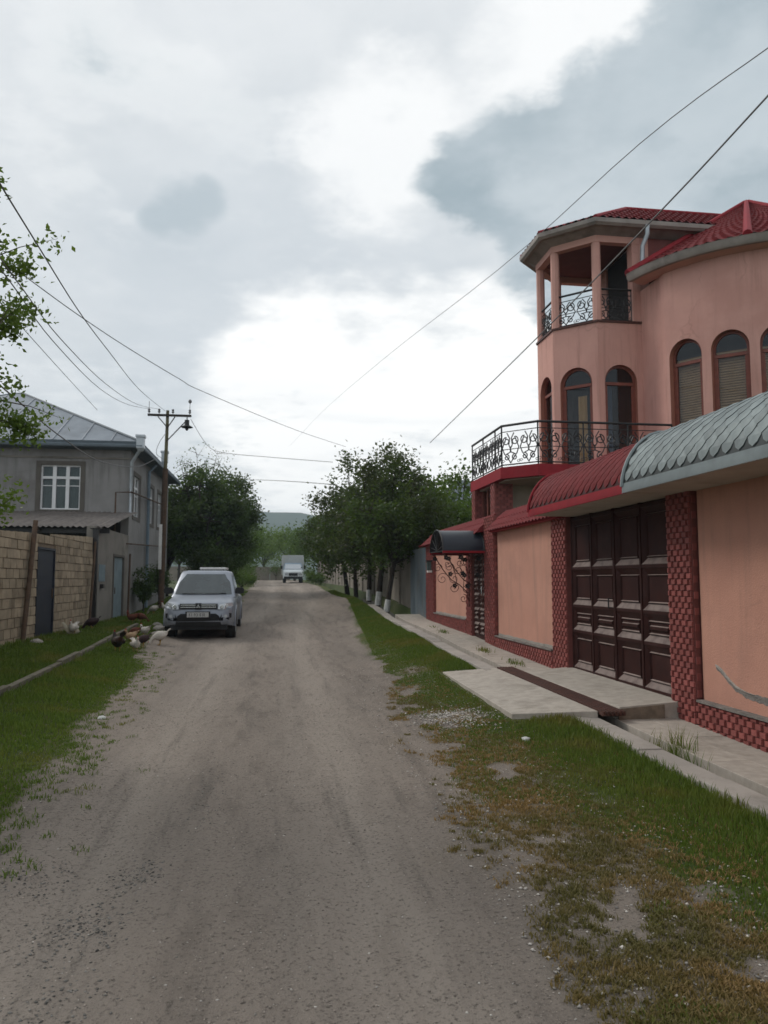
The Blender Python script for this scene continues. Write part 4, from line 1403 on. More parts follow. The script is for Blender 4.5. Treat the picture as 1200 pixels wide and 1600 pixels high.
def roof_face(pa, pb, ta, tb, wave=0.19, steps=7):
    """metal tile sheet between the eave pa-pb and the top ta-tb"""
    pa, pb, ta, tb = (Vector(q) for q in (pa, pb, ta, tb))
    n = max(6, int((pb - pa).length / wave * 8))
    nrm = (pb - pa).cross(ta - pa).normalized()
    if nrm.z < 0:
        nrm = -nrm
    rows = []
    for j in range(steps):
        for q in (0.0, 0.97):
            t = (j + q) / steps
            row = []
            for k in range(n + 1):
                u = k / n
                lo, hi = pa.lerp(pb, u), ta.lerp(tb, u)
                p = lo.lerp(hi, t)
                w_ = (p - pa).dot((pb - pa).normalized())
                row.append(tuple(p + nrm * (0.02 * math.cos(w_ / wave * 2 * math.pi) + 0.03 * (1 - q))))
            rows.append(row)
    tr_.loft(rows, False, False, closed=False)


ez = ZE + 0.09
E3 = [(x, y, ez) for x, y in eo]
roof_face(E3[1], E3[0], RID[0], RID[1])
roof_face(E3[2], E3[1], RID[0], RID[0])
roof_face(E3[3], E3[2], RID[0], RID[0])
roof_face(E3[4], E3[3], RID[0], RID[0])
roof_face(E3[5], E3[4], RID[1], RID[0])
tr_.build('tower_roof', 'redtile', house, smooth=True)
for e in (E3[1], E3[2], E3[3], E3[4]):
    MB().tube([e, RID[0]], 0.06, 8).build('ridge_cap', 'redtrim', house, smooth=True)
MB().tube([RID[0], RID[1]], 0.06, 8).build('ridge_cap', 'redtrim', house, smooth=True)
tg, ts = MB(), MB()
inn, mid, out = octo(0.0), octo(0.24), octo(0.40)
for L_ in (inn, mid, out):
    L_[0] = (15.0, L_[0][1])
    L_[-1] = (15.0, L_[-1][1])
rows = [[(*p, ZC + 0.002) for p in inn], [(*p, ZE - 0.06) for p in mid], [(*p, ZE + 0.04) for p in mid], [(*p, ZE + 0.04) for p in inn]]
ts.loft(rows, False, False, closed=False)
ts.build('eave_cornice', 'gutter', house)
rows = [[(*p, ZE - 0.055) for p in octx] for octx in ()]
def og(e, z):
    L_ = octo(e)
    L_[0] = (15.0, L_[0][1])
    L_[-1] = (15.0, L_[-1][1])
    return [(*p, z) for p in L_]
tg.loft([og(0.242, ZE - 0.06), og(0.33, ZE - 0.075), og(0.385, ZE - 0.02), og(0.395, ZE + 0.075), og(0.36, ZE + 0.08), og(0.35, ZE + 0.0), og(0.242, ZE - 0.01)], False, False, closed=False)
tg.build('gutter', 'gutter', house)
dp = MB()
dp.tube([(8.62, 16.42, ZE - 0.03), (8.62, 16.44, ZE - 0.25), (8.55, 16.55, ZE - 0.5), (8.53, 16.58, ZE - 1.35)], 0.055, 10)
dp.build('downpipe', 'zinc', house, smooth=True)

# lower balcony
BAL = [(4.88, 18.75), (4.88, 16.15), (5.50, 15.48), (8.59, 15.48), (8.59, 16.8), (7.49, 16.8), (6.69, 17.6), (6.69, 18.72)]
MB().prism(BAL, 3.80, 4.05).build('balcony_slab', 'redtrim', house)
BIN = [(5.02, 18.7), (5.02, 16.22), (5.56, 15.62), (8.59, 15.62), (8.59, 16.8), (7.49, 16.8), (6.69, 17.6), (6.69, 18.7)]
MB().prism(BIN, 3.77, 3.80).build('balcony_soffit', 'soffit', house)
hc = MB()
hc.tube([(8.0, 16.25, 4.03), (8.0, 16.25, 4.03)], 0.01)
PL = [((4.93, 16.95), 0.42, 0.34), ((4.90, 18.55), 0.30, 0.30)]
for (x, y), a, b in PL:
    pm = MB().box(x, x + a, y - b / 2, y + b / 2, 0.2, 3.80)
    p = pm.build('balcony_pillar', 'brickback', house)
    bk = MB()
    z = 2.55
    row = 0
    while z < 3.74:
        for face in range(2):
            q = -0.075 * (row % 2)
            Lx = b if face == 0 else a
            while q < Lx - 0.02:
                u0, u1 = max(q, 0) + 0.003, min(q + 0.11, Lx) - 0.003
                if u1 - u0 > 0.02:
                    if face == 0:
                        bk.box(x - 0.012, x - 0.0005, y - b / 2 + u0, y - b / 2 + u1, z, z + 0.058)
                    else:
                        bk.box(x + u0, x + u1, y - b / 2 - 0.012, y - b / 2 - 0.0005, z, z + 0.058)
                q += 0.155
        z += 0.066
        row += 1
    bk.build('brickwork', 'brickj', p, props={'kind': 'stuff'})
lwm = MB()
lwm.box(5.35, 8.59, 17.1, 17.2, ZG, 3.77)
lwm.box(6.2, 6.3, 17.2, 19.5, ZG, 3.77)
lwm.build('ground_floor_wall', 'soffit', house)
# glazed strip between the balcony pillars
gl = MB()
gl.box(5.10, 5.12, 17.15, 18.38, 0.3, 3.77)
gl.build('porch_glazing', 'glass', house)
pf = MB()
for q in (17.16, 17.55, 17.95, 18.37):
    pf.box(5.08, 5.14, q - 0.025, q + 0.025, 0.3, 3.77)
pf.box(5.081, 5.139, 17.2, 18.34, 2.9, 2.95)
pf.build('porch_frame', 'frame', house)
ball = MB()
MB().disc((5.6, 14.6, 3.05), (0, 0, 1), 0.12, 0.2, 16).build('porch_lamp', 'white', house, smooth=True)


# scroll-work railings
def scroll_unit(W, H):
    """one bay of scroll-work in the plane (u, z), as a flat list of tubes"""
    mb = MB()
    r = W * 0.22
    def tb(pts, rad=0.013):
        mb.tube([(u, 0, z) for u, z in pts], rad, 5)
    for sg in (-1, 1):
        # upper heart: a spiral that runs down to the foot of the bay
        c = (sg * W * 0.24, H * 0.72)
        sp = [(c[0] + a * sg, c[1] + b) for a, b in spiral(1.35, 0.03, r, 24, -0.6, 1)]
        tb(sp + [(sg * W * 0.47, H * 0.52), (sg * W * 0.36, H * 0.34), (sg * W * 0.12, H * 0.16), (0, H * 0.04)])
        c2 = (sg * W * 0.23, H * 0.22)
        tb([(c2[0] + a * sg, c2[1] + b) for a, b in spiral(1.2, 0.02, r * 0.75, 18, 2.6, -1)] + [(sg * W * 0.02, H * 0.38), (0, H * 0.52)])
        tb([(sg * W * 0.03, H * 0.52), (sg * W * 0.10, H * 0.60), (sg * W * 0.05, H * 0.80), (sg * W * 0.20, H * 0.965)])
        tb([(c2[0] + sg * W * 0.20 + a, H * 0.10 + b) for a, b in spiral(1.1, 0.012, r * 0.42, 14, 0.5, sg)], 0.007)
    tb([(-0.02, H * 0.50), (0.02, H * 0.54)], 0.016)
    return mb


def railing(name, paths, z0, H, parent, W=0.52):
    rail = MB()
    for p, q in paths:
        rail.tube([(*p, z0 + H), (*q, z0 + H)], 0.027, 8)
    root = rail.build(name, 'iron', parent, smooth=True)
    off = Vector(parent['_o'])
    low = MB()
    for p, q in paths:
        low.tube([(*p, z0 + 0.05), (*q, z0 + 0.05)], 0.016, 6)
        low.tube([(*p, z0 + H - 0.14), (*q, z0 + H - 0.14)], 0.010, 6)
        low.tube([(*p, z0 + H * 0.42), (*q, z0 + H * 0.42)], 0.010, 5)
    low.build('bottom_rail', 'iron', root)
    for p, q in paths:
        d = Vector((*q, 0)) - Vector((*p, 0))
        n = max(1, round(d.length / W))
        w_ = d.length / n
        sm = scroll_unit(w_ * 0.98, H - 0.20).build('scroll', 'iron', smooth=True)
        me = sm.data
        bpy.data.objects.remove(sm)
        for k in range(n):
            c = Vector((*p, z0 + 0.05)) + d * ((k + 0.5) / n)
            o = inst('scroll', me, c - off, root, (0, 0, math.atan2(d.y, d.x)))
        for k in range(n + 1):
            if k in (0, n) or k % 2 == 0:
                c = Vector((*p, 0)) + d * (k / n)
                MB().tube([(c.x, c.y, z0 - 0.02), (c.x, c.y, z0 + H)], 0.017, 6).build('post', 'iron', root, smooth=True)
    return root


railing('balcony_railing', [((4.92, 18.70), (4.92, 16.17)), ((4.92, 16.17), (5.52, 15.52)), ((5.52, 15.52), (8.57, 15.52))], 4.05, 0.92, house)
cq = lambda i: (OCT[i][0] + (8.1 - OCT[i][0]) * 0.07, OCT[i][1] + (18.16 - OCT[i][1]) * 0.07)
railing('loggia_railing', [(cq(4), cq(3)), (cq(3), cq(2)), (cq(2), cq(1)), (cq(1), (8.40, cq(1)[1]))], ZF2 + 0.05, 0.80, house, 0.55)

# ------------------------------------------------------------------ beyond the pink house on the right
sg = thing('sheet_metal_gate', 'weathered blue grey sheet metal gate beyond the end of the brick wall', 'gate', (4.4, 23.4, 0.5))
for k in range(4):
    q0 = 22.05 + k * 0.68
    MB().box(4.40, 4.43, q0, q0 + 0.665, 0.45, 2.55).build('sheet_panel', 'bluesheet', sg)
sgf = MB()
for q in (22.03, 23.4, 24.75):
    sgf.box(4.43, 4.49, q - 0.03, q + 0.03, 0.35, 2.65)
sgf.box(4.432, 4.488, 22.06, 24.72, 2.50, 2.56)
sgf.build('frame', 'rust', sg)
cw_ = thing('concrete_wall', 'long pale concrete panel wall behind the whitewashed trees', 'wall', (4.9, 50, 0.9))
q = 24.9
while q < 78:
    x0 = np.interp(q, [24.9, 45, 60, 78], [4.5, 4.7, 4.6, 4.4])
    h = 2.0 + 0.10 * math.sin(q)
    MB().box(x0, x0 + 0.12, q, q + 2.42, kz(q) - 0.3, kz(q) + h).build('wall_panel', 'fencewall', cw_)
    MB().box(x0 - 0.05, x0 + 0.16, q + 2.425, q + 2.575, kz(q) - 0.3, kz(q) + h + 0.06).build('wall_post', 'fencewall', cw_)
    q += 2.58
nh = thing('neighbour_house', 'pale house with grey hip roof half hidden behind the dark street trees', 'house', (9.5, 40, 0.7))
MB().box(7.2, 14, 36.4, 44, 0.5, 4.6).build('wall', 'fencewall', nh)
rf = MB()
rf.add([(6.8, 36.0, 4.6), (14.4, 36.0, 4.6), (14.4, 44.4, 4.6), (6.8, 44.4, 4.6), (9.6, 39.4, 6.9), (11.6, 41.0, 6.9)], [(0, 1, 5, 4), (1, 2, 5), (2, 3, 4, 5), (3, 0, 4), (0, 3, 2, 1)])
rf.build('roof', 'tinroof', nh)
for q in (8.3, 10.8):
    f_ = MB().box(q, q + 1.1, 36.36, 36.41, 2.2, 3.6).build('window', 'pvc', nh)
    MB().box(q + 0.07, q + 0.52, 36.345, 36.358, 2.27, 3.53).build('pane', 'lace', f_)
    MB().box(q + 0.58, q + 1.03, 36.345, 36.358, 2.27, 3.53).build('pane', 'lace', f_)
ew = thing('end_wall', 'low grey wall closing the far end of the street', 'wall', (-4, 96, 1.5))
for k in range(6):
    MB().box(-13 + k * 2.5, -10.55 + k * 2.5, 96, 96.2, 1.3, 3.2).build('wall_panel', 'fencewall', ew)
sh = thing('far_shed', 'small far shed with pale sheet roof behind the end wall', 'shed', (-6, 101, 1.6))
MB().box(-9, -4.2, 99, 103, 1.5, 3.6).build('wall', 'fencewall', sh)
MB().add([(-9.3, 98.6, 3.6), (-3.9, 98.6, 3.6), (-3.9, 101, 4.4), (-9.3, 101, 4.4), (-3.9, 103.4, 3.6), (-9.3, 103.4, 3.6)], [(0, 1, 2, 3), (3, 2, 4, 5), (1, 4, 2), (0, 3, 5)]).build('roof', 'zinc', sh)

# ------------------------------------------------------------------ left side: stone block wall, doors, lean-to roof
sw = thing('stone_wall', 'tan stone block wall with mortar joints on the left', 'wall', (XLW, 18, 0.3))
DY0, DY1 = 17.62, 18.98
DZ1 = 2.32
top_l = lambda y: float(np.interp(y, [8, 15.2, 22.7], [2.35, 2.52, 2.80]))
bk = MB()
bk.hexa([(XLW - 0.28, 6, 0), (XLW - 0.03, 6, 0), (XLW - 0.03, DY0, 0), (XLW - 0.28, DY0, 0), (XLW - 0.28, 6, 2.3), (XLW - 0.03, 6, 2.3), (XLW - 0.03, DY0, 2.58), (XLW - 0.28, DY0, 2.58)])
bk.hexa([(XLW - 0.28, DY1, 0), (XLW - 0.03, DY1, 0), (XLW - 0.03, 22.75, 0), (XLW - 0.28, 22.75, 0), (XLW - 0.28, DY1, 2.62), (XLW - 0.03, DY1, 2.62), (XLW - 0.03, 22.75, 2.78), (XLW - 0.28, 22.75, 2.78)])
bk.box(XLW - 0.28, XLW - 0.03, DY0, DY1, DZ1, 2.6)
bk.build('core', 'mortar2', sw)
bh, bl_ = 0.196, 0.395
cntb = 0
restb = MB()
z = 0.26
row = 0
vari = []
for v in range(5):
    jm = MB()
    d = [random.uniform(-0.012, 0.008) for _ in range(8)]
    jm.hexa([(-0.05, 0, 0), (0.0 + d[0], 0.0, 0), (0.0 + d[1], 1, 0), (-0.05, 1, 0), (-0.05, 0, 1), (0.0 + d[2], 0, 1), (0.0 + d[3], 1, 1), (-0.05, 1, 1)])
    o = jm.build('stone_block', 'block')
    vari.append(o.data)
    bpy.data.objects.remove(o)
while z < 2.75:
    q = 8.0 - (bl_ / 2 if row % 2 else 0)
    while q < 22.7:
        a, b = q + 0.010, min(q + bl_ - 0.010, 22.74)
        segs = [(a, b)]
        if z < DZ1 - 0.02 and b > DY0 and a < DY1:
            segs = [(a, min(b, DY0)), (max(a, DY1), b)]
        for (u0, u1) in segs:
            if u1 - u0 < 0.06:
                continue
            zt = min(z + bh - 0.014, top_l((u0 + u1) / 2))
            if zt - z < 0.04:
                continue
            if u1 > 14.6 and cntb < 298:
                o = inst('stone_block', random.choice(vari), Vector((XLW + random.uniform(-0.006, 0.006), u0, z)) - Vector(sw.location), sw)
                o.scale = (1, u1 - u0, zt - z)
                cntb += 1
            else:
                restb.box(XLW - 0.05, XLW + random.uniform(-0.01, 0.006), u0, u1, z, zt)
        q += bl_
    z += bh
    row += 1
restb.build('blockwork', 'block', sw, props={'kind': 'stuff'})
sd_ = thing('slate_blue_door', 'dark slate blue steel door in the tan stone wall', 'door', (XLW - 0.05, 18.3, 0.32))
MB().box(XLW - 0.12, XLW - 0.02, DY0 + 0.03, DY1 - 0.03, 0.30, DZ1 - 0.02).build('leaf', 'slateblue', sd_)
dfm = MB()
dfm.box(XLW - 0.10, XLW + 0.012, DY0 + 0.002, DY0 + 0.05, 0.30, DZ1)
dfm.box(XLW - 0.10, XLW + 0.012, DY1 - 0.05, DY1 - 0.002, 0.30, DZ1)
dfm.box(XLW - 0.10, XLW + 0.012, DY0 + 0.052, DY1 - 0.052, DZ1 - 0.05, DZ1)
dfm.build('door_frame', 'slateblue', sd_)
MB().tube([(XLW + 0.03, 18.72, 1.18), (XLW + 0.03, 18.72, 1.40)], 0.014, 6).build('handle', 'rust', sd_, smooth=True)

gw = thing('grey_outbuilding', 'grey rendered outbuilding wall with pale blue door beside the stone wall', 'outbuilding', (XLW, 25.5, 0.3))
gm = MB()
gm.box(XLW - 0.25, XLW, 23.02, 25.60, 0, 3.15)
gm.box(XLW - 0.25, XLW, 27.25, 28.05, 0, 3.15)
gm.box(XLW - 0.25, XLW, 25.60, 27.25, 2.36, 3.15)
gm.build('wall', 'greyrender2', gw)
dl = MB().box(XLW - 0.10, XLW - 0.03, 25.64, 27.21, 0.30, 2.34).build('door', 'paleblue', gw)
MB().tube([(XLW + 0.02, 25.85, 1.15), (XLW + 0.02, 25.85, 1.35)], 0.015, 6).build('handle', 'rust', dl)
df2 = MB()
df2.box(XLW - 0.06, XLW + 0.03, 25.55, 25.63, 0.30, 2.42)
df2.box(XLW - 0.06, XLW + 0.03, 27.22, 27.30, 0.30, 2.42)
df2.box(XLW - 0.06, XLW + 0.03, 25.632, 27.218, 2.345, 2.42)
df2.build('door_frame', 'surround', gw)
MB().box(XLW + 0.002, XLW + 0.02, 23.55, 24.35, 1.55, 2.05).build('hatch', 'paleblue', gw)
MB().box(XLW + 0.002, XLW + 0.10, 23.75, 23.95, 1.35, 1.47).build('meter_box', 'black', gw)

lr = thing('lean_to_roof', 'rusty grey corrugated lean-to roof in front of the grey house', 'roof', (-9, 25.5, 3.5))
lm = MB()
rows = []
nx_ = 300
for (y, z) in ((23.2, 3.13), (24.4, 3.36), (25.6, 3.58), (26.8, 3.78), (28.03, 3.97)):
    rows.append([(-16 + 11.2 * k / nx_, y - (0.03 * math.sin(k * 0.37) if y < 24 else 0), z + 0.024 * math.sin((11.2 * k / nx_) / 0.17 * 2 * math.pi)) for k in range(nx_ + 1)])
lm.loft(rows, False, False, closed=False)
lm.build('corrugated_sheet', 'slate', lr, smooth=True)
MB().box(-16, -4.82, 23.5, 23.58, 2.96, 3.10).build('front_beam', 'black', lr)
MB().box(-16, -5.38, 28.0, 28.04, 2.9, 3.92).build('back_board', 'black', lr)
for k in range(8):
    x = -15.5 + k * 1.45
    MB().hexa([(x, 23.3, 3.02), (x + 0.07, 23.3, 3.02), (x + 0.07, 28, 3.82), (x, 28, 3.82), (x, 23.3, 3.10), (x + 0.07, 23.3, 3.10), (x + 0.07, 28, 3.90), (x, 28, 3.90)]).build('rafter', 'bark', lr)
pd = thing('black_corner_post', 'black steel post at the end of the stone wall holding the lean-to roof', 'post', (-5.06, 22.88, 0.3))
MB().box(-5.13, -5.0, 22.80, 22.96, 0.2, 3.05).build('post', 'black', pd)
MB().box(-5.2, -4.93, 22.74, 23.02, 3.05, 3.07).build('cap_plate', 'black', pd)
for (path, lab) in (([(-5.02, 16.55, 0.25), (-5.02, 16.85, 1.6), (-5.03, 17.15, 2.85)], 'thick rusty pipe leaning on the stone wall left of the slate blue door'),
                    ([(-4.97, 22.0, 0.25), (-4.97, 22.45, 2.66)], 'thin rusty pole leaning on the stone wall beside the black post'),
                    ([(-4.98, 27.65, 0.28), (-4.97, 27.72, 2.5)], 'rusty post standing right of the pale blue door')):
    r_ = 0.05 if 'thick' in lab else 0.035
    tag(MB().tube(path, r_, 10).build('rusty_pole', 'rust', smooth=True), lab, 'pole')

# grey two-storey house
gh = thing('grey_house', 'grey two storey house with tin hip roof on the left', 'house', (-10, 32, 0.3))
HX0, HX1, HY0, HY1, HZ = -16.2, XLW - 0.02, 28.1, 38.0, 6.25
WN = [(-8.13, -6.80, 4.05, 5.62), (-12.4, -11.1, 4.05, 5.62)]
SWN = [(28.85, 30.15, 3.92, 5.42), (32.3, 33.5, 3.92, 5.42), (34.7, 35.9, 3.92, 5.42)]
wm = MB()


def wall_with_holes(mb, f, L, z0, z1, holes):
    s = 0
    for a, b, c, d in sorted(holes):
        strip(mb, f, s, a, z0, z1)
        strip(mb, f, a, b, z0, c)
        strip(mb, f, a, b, d, z1)
        for q in ((a, c, a, d), (b, c, b, d), (a, c, b, c), (a, d, b, d)):
            mb.add([f(q[0], q[1], 0), f(q[2], q[3], 0), f(q[2], q[3], 0.14), f(q[0], q[1], 0.14)], [(0, 1, 2, 3)])
        s = b
    strip(mb, f, s, L, z0, z1)


ff = Flat((HX0, HY0), (HX1, HY0))
fs_ = Flat((HX1, HY0), (HX1, HY1))
wall_with_holes(wm, ff, HX1 - HX0, 0.1, HZ, [(a - HX0, b - HX0, c, d) for a, b, c, d in WN])
wall_with_holes(wm, fs_, HY1 - HY0, 0.1, HZ, [(a - HY0, b - HY0, c, d) for a, b, c, d in SWN])
strip(wm, Flat((HX1, HY1), (HX0, HY1)), 0, HX1 - HX0, 0.1, HZ)
strip(wm, Flat((HX0, HY1), (HX0, HY0)), 0, HY1 - HY0, 0.1, HZ)
wm.build('wall', 'greyrender', gh)
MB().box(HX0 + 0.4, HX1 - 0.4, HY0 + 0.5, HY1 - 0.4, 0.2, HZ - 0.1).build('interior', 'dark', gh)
MB().box(HX0 - 0.01, HX1 + 0.012, HY0 - 0.035, HY0 - 0.002, 5.86, 5.92).build('string_course', 'greyrender2', gh)


def pvc_window(f, s0, s1, z0, z1, cols=3, transom=0.72, sub=True):
    sm = MB()
    for (a, b, c, d) in ((s0 - 0.16, s0, z0 - 0.14, z1 + 0.14), (s1, s1 + 0.16, z0 - 0.14, z1 + 0.14), (s0, s1, z1, z1 + 0.14), (s0, s1, z0 - 0.14, z0)):
        sm.hexa([f(a, c, -0.02), f(b, c, -0.02), f(b, c, -0.002), f(a, c, -0.002), f(a, d, -0.02), f(b, d, -0.02), f(b, d, -0.002), f(a, d, -0.002)])
    sm.build('window_surround', 'surround', gh)
    fm = MB()
    bar = lambda a, b, c, d, dd=0.06: fm.hexa([f(a, c, dd), f(b, c, dd), f(b, c, dd + 0.07), f(a, c, dd + 0.07), f(a, d, dd), f(b, d, dd), f(b, d, dd + 0.07), f(a, d, dd + 0.07)])
    zt = z0 + (z1 - z0) * transom
    t = 0.05
    bar(s0, s0 + t, z0, z1)
    bar(s1 - t, s1, z0, z1)
    for (c, d) in ((z0, z0 + t), (z1 - t, z1), (zt - 0.045, zt + 0.045)):
        bar(s0 + t, s1 - t, c, d)
    for k in range(1, cols):
        c = s0 + (s1 - s0) * k / cols
        bar(c - 0.06, c + 0.06, z0 + t, zt - 0.045, 0.058)
        bar(c - 0.06, c + 0.06, zt + 0.045, z1 - t, 0.058)
    win = fm.build('window', 'pvc', gh)
    for k in range(cols):
        a, b = s0 + (s1 - s0) * k / cols + 0.055, s0 + (s1 - s0) * (k + 1) / cols - 0.055
        for (c, d) in ((z0 + t, zt - 0.045), (zt + 0.045, z1 - t)):
            pm = MB()
            strip(pm, f, a, b, c, d, 0.10)
            pm.build('pane', 'glass', win)
    cm = MB()
    strip(cm, f, s0 + 0.02, s1 - 0.02, z0, z1, 0.17)
    cm.build('curtain', 'lace', win)
    bm2 = MB()
    bm2.hexa([f(s0 + t, zt - 0.30, 0.08), f(s1 - t, zt - 0.30, 0.08), f(s1 - t, zt - 0.30, 0.10), f(s0 + t, zt - 0.30, 0.10), f(s0 + t, zt - 0.272, 0.08), f(s1 - t, zt - 0.272, 0.08), f(s1 - t, zt - 0.272, 0.10), f(s0 + t, zt - 0.272, 0.10)])
    bm2.build('glazing_bar', 'pvc', win)


for (a, b, c, d) in WN:
    pvc_window(ff, a - HX0, b - HX0, c, d)
for (a, b, c, d) in SWN:
    pvc_window(fs_, a - HY0, b - HY0, c, d, 2)
# roof
ov = 0.38
e = [(HX0 - ov, HY0 - ov), (HX1 + ov, HY0 - ov), (HX1 + ov, HY1 + ov), (HX0 - ov, HY1 + ov)]
ZR0, ZRT = HZ + 0.20, 9.25
rg = [(-10.35, 32.9, ZRT), (-11.0, 33.2, ZRT)]
rm = MB()
rm.add([(*e[0], ZR0), (*e[1], ZR0), (*e[2], ZR0), (*e[3], ZR0), rg[0], rg[1]], [(0, 1, 4, 5), (1, 2, 4), (2, 3, 5, 4), (3, 0, 5)])
roof_o = rm.build('roof', 'tinroof', gh)
p0, p1 = Vector((*e[0], ZR0)), Vector((*e[1], ZR0))
for k in range(1, 12):
    u = k / 12
    lo = p0.lerp(p1, u)
    top = Vector(rg[0]) if lo.x > rg[0][0] else Vector(rg[1])
    # seams run straight up the slope until they meet the hip
    frac = min((p1.x - lo.x) / (p1.x - rg[0][0]), (lo.x - p0.x) / (rg[1][0] - p0.x), 1.0)
    hi = Vector((lo.x, lo.y + (rg[0][1] - lo.y) * frac, ZR0 + (ZRT - ZR0) * frac))
    MB().tube([lo + Vector((0, 0, 0.01)), hi + Vector((0, 0, 0.01))], 0.022, 5).build('standing_seam', 'tinroof', roof_o)
for k in range(1, 11):
    lo = Vector((*e[1], ZR0)).lerp(Vector((*e[2], ZR0)), k / 11)
    frac = min((lo.y - e[1][1]) / (rg[0][1] - e[1][1]), (e[2][1] - lo.y) / (e[2][1] - rg[0][1]), 1.0)
    hi = Vector((lo.x + (rg[0][0] - lo.x) * frac, lo.y, ZR0 + (ZRT - ZR0) * frac))
    MB().tube([lo + Vector((0, 0, 0.01)), hi + Vector((0, 0, 0.01))], 0.022, 5).build('standing_seam', 'tinroof', roof_o)
hc_ = MB()
for a, b in ((e[0], rg[1]), (e[1], rg[0]), (e[2], rg[0])):
    hc_.tube([(*a, ZR0 + 0.02), b], 0.05, 6)
hc_.tube([rg[0], rg[1]], 0.05, 6)
hc_.build('ridge_cap', 'tinblue', roof_o)
fm_ = MB()
ring = lambda o, z: [(HX0 - o, HY0 - o, z), (HX1 + o, HY0 - o, z), (HX1 + o, HY1 + o, z), (HX0 - o, HY1 + o, z)]
fm_.loft([ring(0.02, HZ - 0.06), ring(ov - 0.06, HZ + 0.0), ring(ov - 0.02, HZ + 0.0), ring(ov + 0.04, HZ + 0.08), ring(ov + 0.06, ZR0 + 0.0), ring(ov - 0.02, ZR0 - 0.002)], True, False)
fm_.build('eave_fascia', 'tinblue', gh)
gtr = MB()
gtr.tube([(HX0 - ov, HY0 - ov - 0.08, HZ + 0.03), (HX1 + ov + 0.05, HY0 - ov - 0.08, HZ + 0.03), (HX1 + ov + 0.08, HY1 + ov, HZ + 0.03)], 0.075, 8)
gtr.build('gutter', 'tinblue', gh, smooth=True)
for (x, y, zz) in ((HX1 + ov + 0.02, HY0 - ov, 6.22), (HX1 + ov + 0.02, 33.7, 6.65)):
    hm = MB()
    hm.loft([[(x - r, y - r, z), (x + r, y - r, z), (x + r, y + r, z), (x - r, y + r, z)] for r, z in ((0.07, zz - 0.12), (0.13, zz + 0.0), (0.13, zz + 0.36), (0.16, zz + 0.38), (0.16, zz + 0.46))])
    hm.build('rainwater_head', 'zinc', gh)
dpm = MB()
dpm.tube([(HX1 + ov, HY0 - ov, 6.15), (HX1 + 0.07, HY0 - 0.10, 5.75), (HX1 + 0.07, HY0 - 0.10, 3.95), (HX1 - 0.05, HY0 - 0.2, 3.80), (HX1 - 0.32, HY0 - 0.35, 3.62)], 0.06, 10)
dpm.build('downpipe', 'zinc', gh, smooth=True)
dpm = MB()
dpm.tube([(HX1 + ov, 31.6, 6.2), (HX1 + 0.10, 31.6, 5.9), (HX1 + 0.10, 31.7, 0.5)], 0.06, 10)
dpm.build('downpipe', 'bluepipe', gh, smooth=True)
gp = MB()
gp.tube([(-5.47, 27.5, 2.85), (-5.47, 27.5, 4.62), (-4.98, 27.75, 4.66), (-4.92, 36.2, 4.95)], 0.028, 8)
gp.tube([(-5.47, 27.5, 2.86), (-4.93, 27.7, 2.84), (-4.92, 36.4, 3.1)], 0.024, 8)
tag(gp.build('gas_pipe', 'rust', smooth=True), 'thin brown gas pipe bent along the corner of the grey house', 'pipe')

# left kerb of mossy concrete pieces
lk = bpy.data.objects.new('edging', None)
COL.objects.link(lk)
lk['kind'] = 'structure'
lk['_o'] = (0, 0, 0)
q = 5.0
lkx = lambda y: float(np.interp(y, [5, 10.4, 18, 24], [-3.25, -3.38, -3.66, -3.75]))
while q < 22:
    q1 = q + 1.45
    za, zb2 = gz1(lkx(q), q) + 0.11, gz1(lkx(q1), q1) + 0.11
    x0, x1 = lkx(q), lkx(q1)
    hgt = random.uniform(-0.015, 0.02)
    MB().hexa([(x0 - 0.10, q, za - 0.3), (x0, q, za - 0.3), (x1, q1 - 0.02, zb2 - 0.3), (x1 - 0.10, q1 - 0.02, zb2 - 0.3),
               (x0 - 0.10, q, za + hgt), (x0, q, za + hgt), (x1, q1 - 0.02, zb2 + hgt), (x1 - 0.10, q1 - 0.02, zb2 + hgt)]).build('kerb_stone', 'edgestone', lk, bevel=0.012)
    q += 1.45

# ------------------------------------------------------------------ utility pole and wires
up_ = thing('utility_pole', 'rusty utility pole with crossarm, insulators and hanging street lamp on the left', 'pole', (-4.2, 30.5, 0.4))
MB().tube([(-4.30, 30.6, 0.2), (-4.24, 30.5, 5.9)], [0.115, 0.105], 12).build('lower_pole', 'rust', up_, smooth=True)
MB().tube([(-4.24, 30.5, 5.88), (-4.19, 30.4, 8.18)], [0.07, 0.06], 10).build('upper_pole', 'olivepole', up_, smooth=True)
MB().box(-4.39, -4.28, 30.30, 30.36, 2.0, 3.72).build('white_marker', 'white', up_)
MB().box(-4.93, -3.28, 30.27, 30.36, 7.93, 8.01).build('crossarm', 'bark', up_)
br_ = MB()
for a, b in (((-4.19, 30.33, 7.5), (-4.55, 30.33, 7.92)), ((-4.2, 30.33, 7.45), (-3.9, 30.33, 7.92)), ((-4.2, 30.33, 6.95), (-3.45, 30.33, 7.80))):
    br_.tube([a, b], 0.022, 6)
br_.build('brace', 'bark', up_)
for x in (-4.88, -4.50, -3.98, -3.34):
    im = MB()
    im.tube([(x, 30.31, 8.0), (x, 30.31, 8.08)], 0.012, 6)
    im.tube([(x, 30.31, 8.06), (x, 30.31, 8.10), (x, 30.31, 8.13), (x, 30.31, 8.19), (x, 30.31, 8.22)], [0.03, 0.055, 0.035, 0.05, 0.02], 8)
    if x in (-4.88, -3.34):
        im.tube([(x, 30.31, 8.2), (x, 30.31, 8.50)], 0.010, 5)
    if x == -3.34:
        im.tube([(x, 30.31, 8.46), (x, 30.31, 8.52), (x, 30.31, 8.58), (x, 30.31, 8.62)], [0.02, 0.07, 0.06, 0.02], 8)
    im.build('insulator', 'wire', up_, smooth=True)
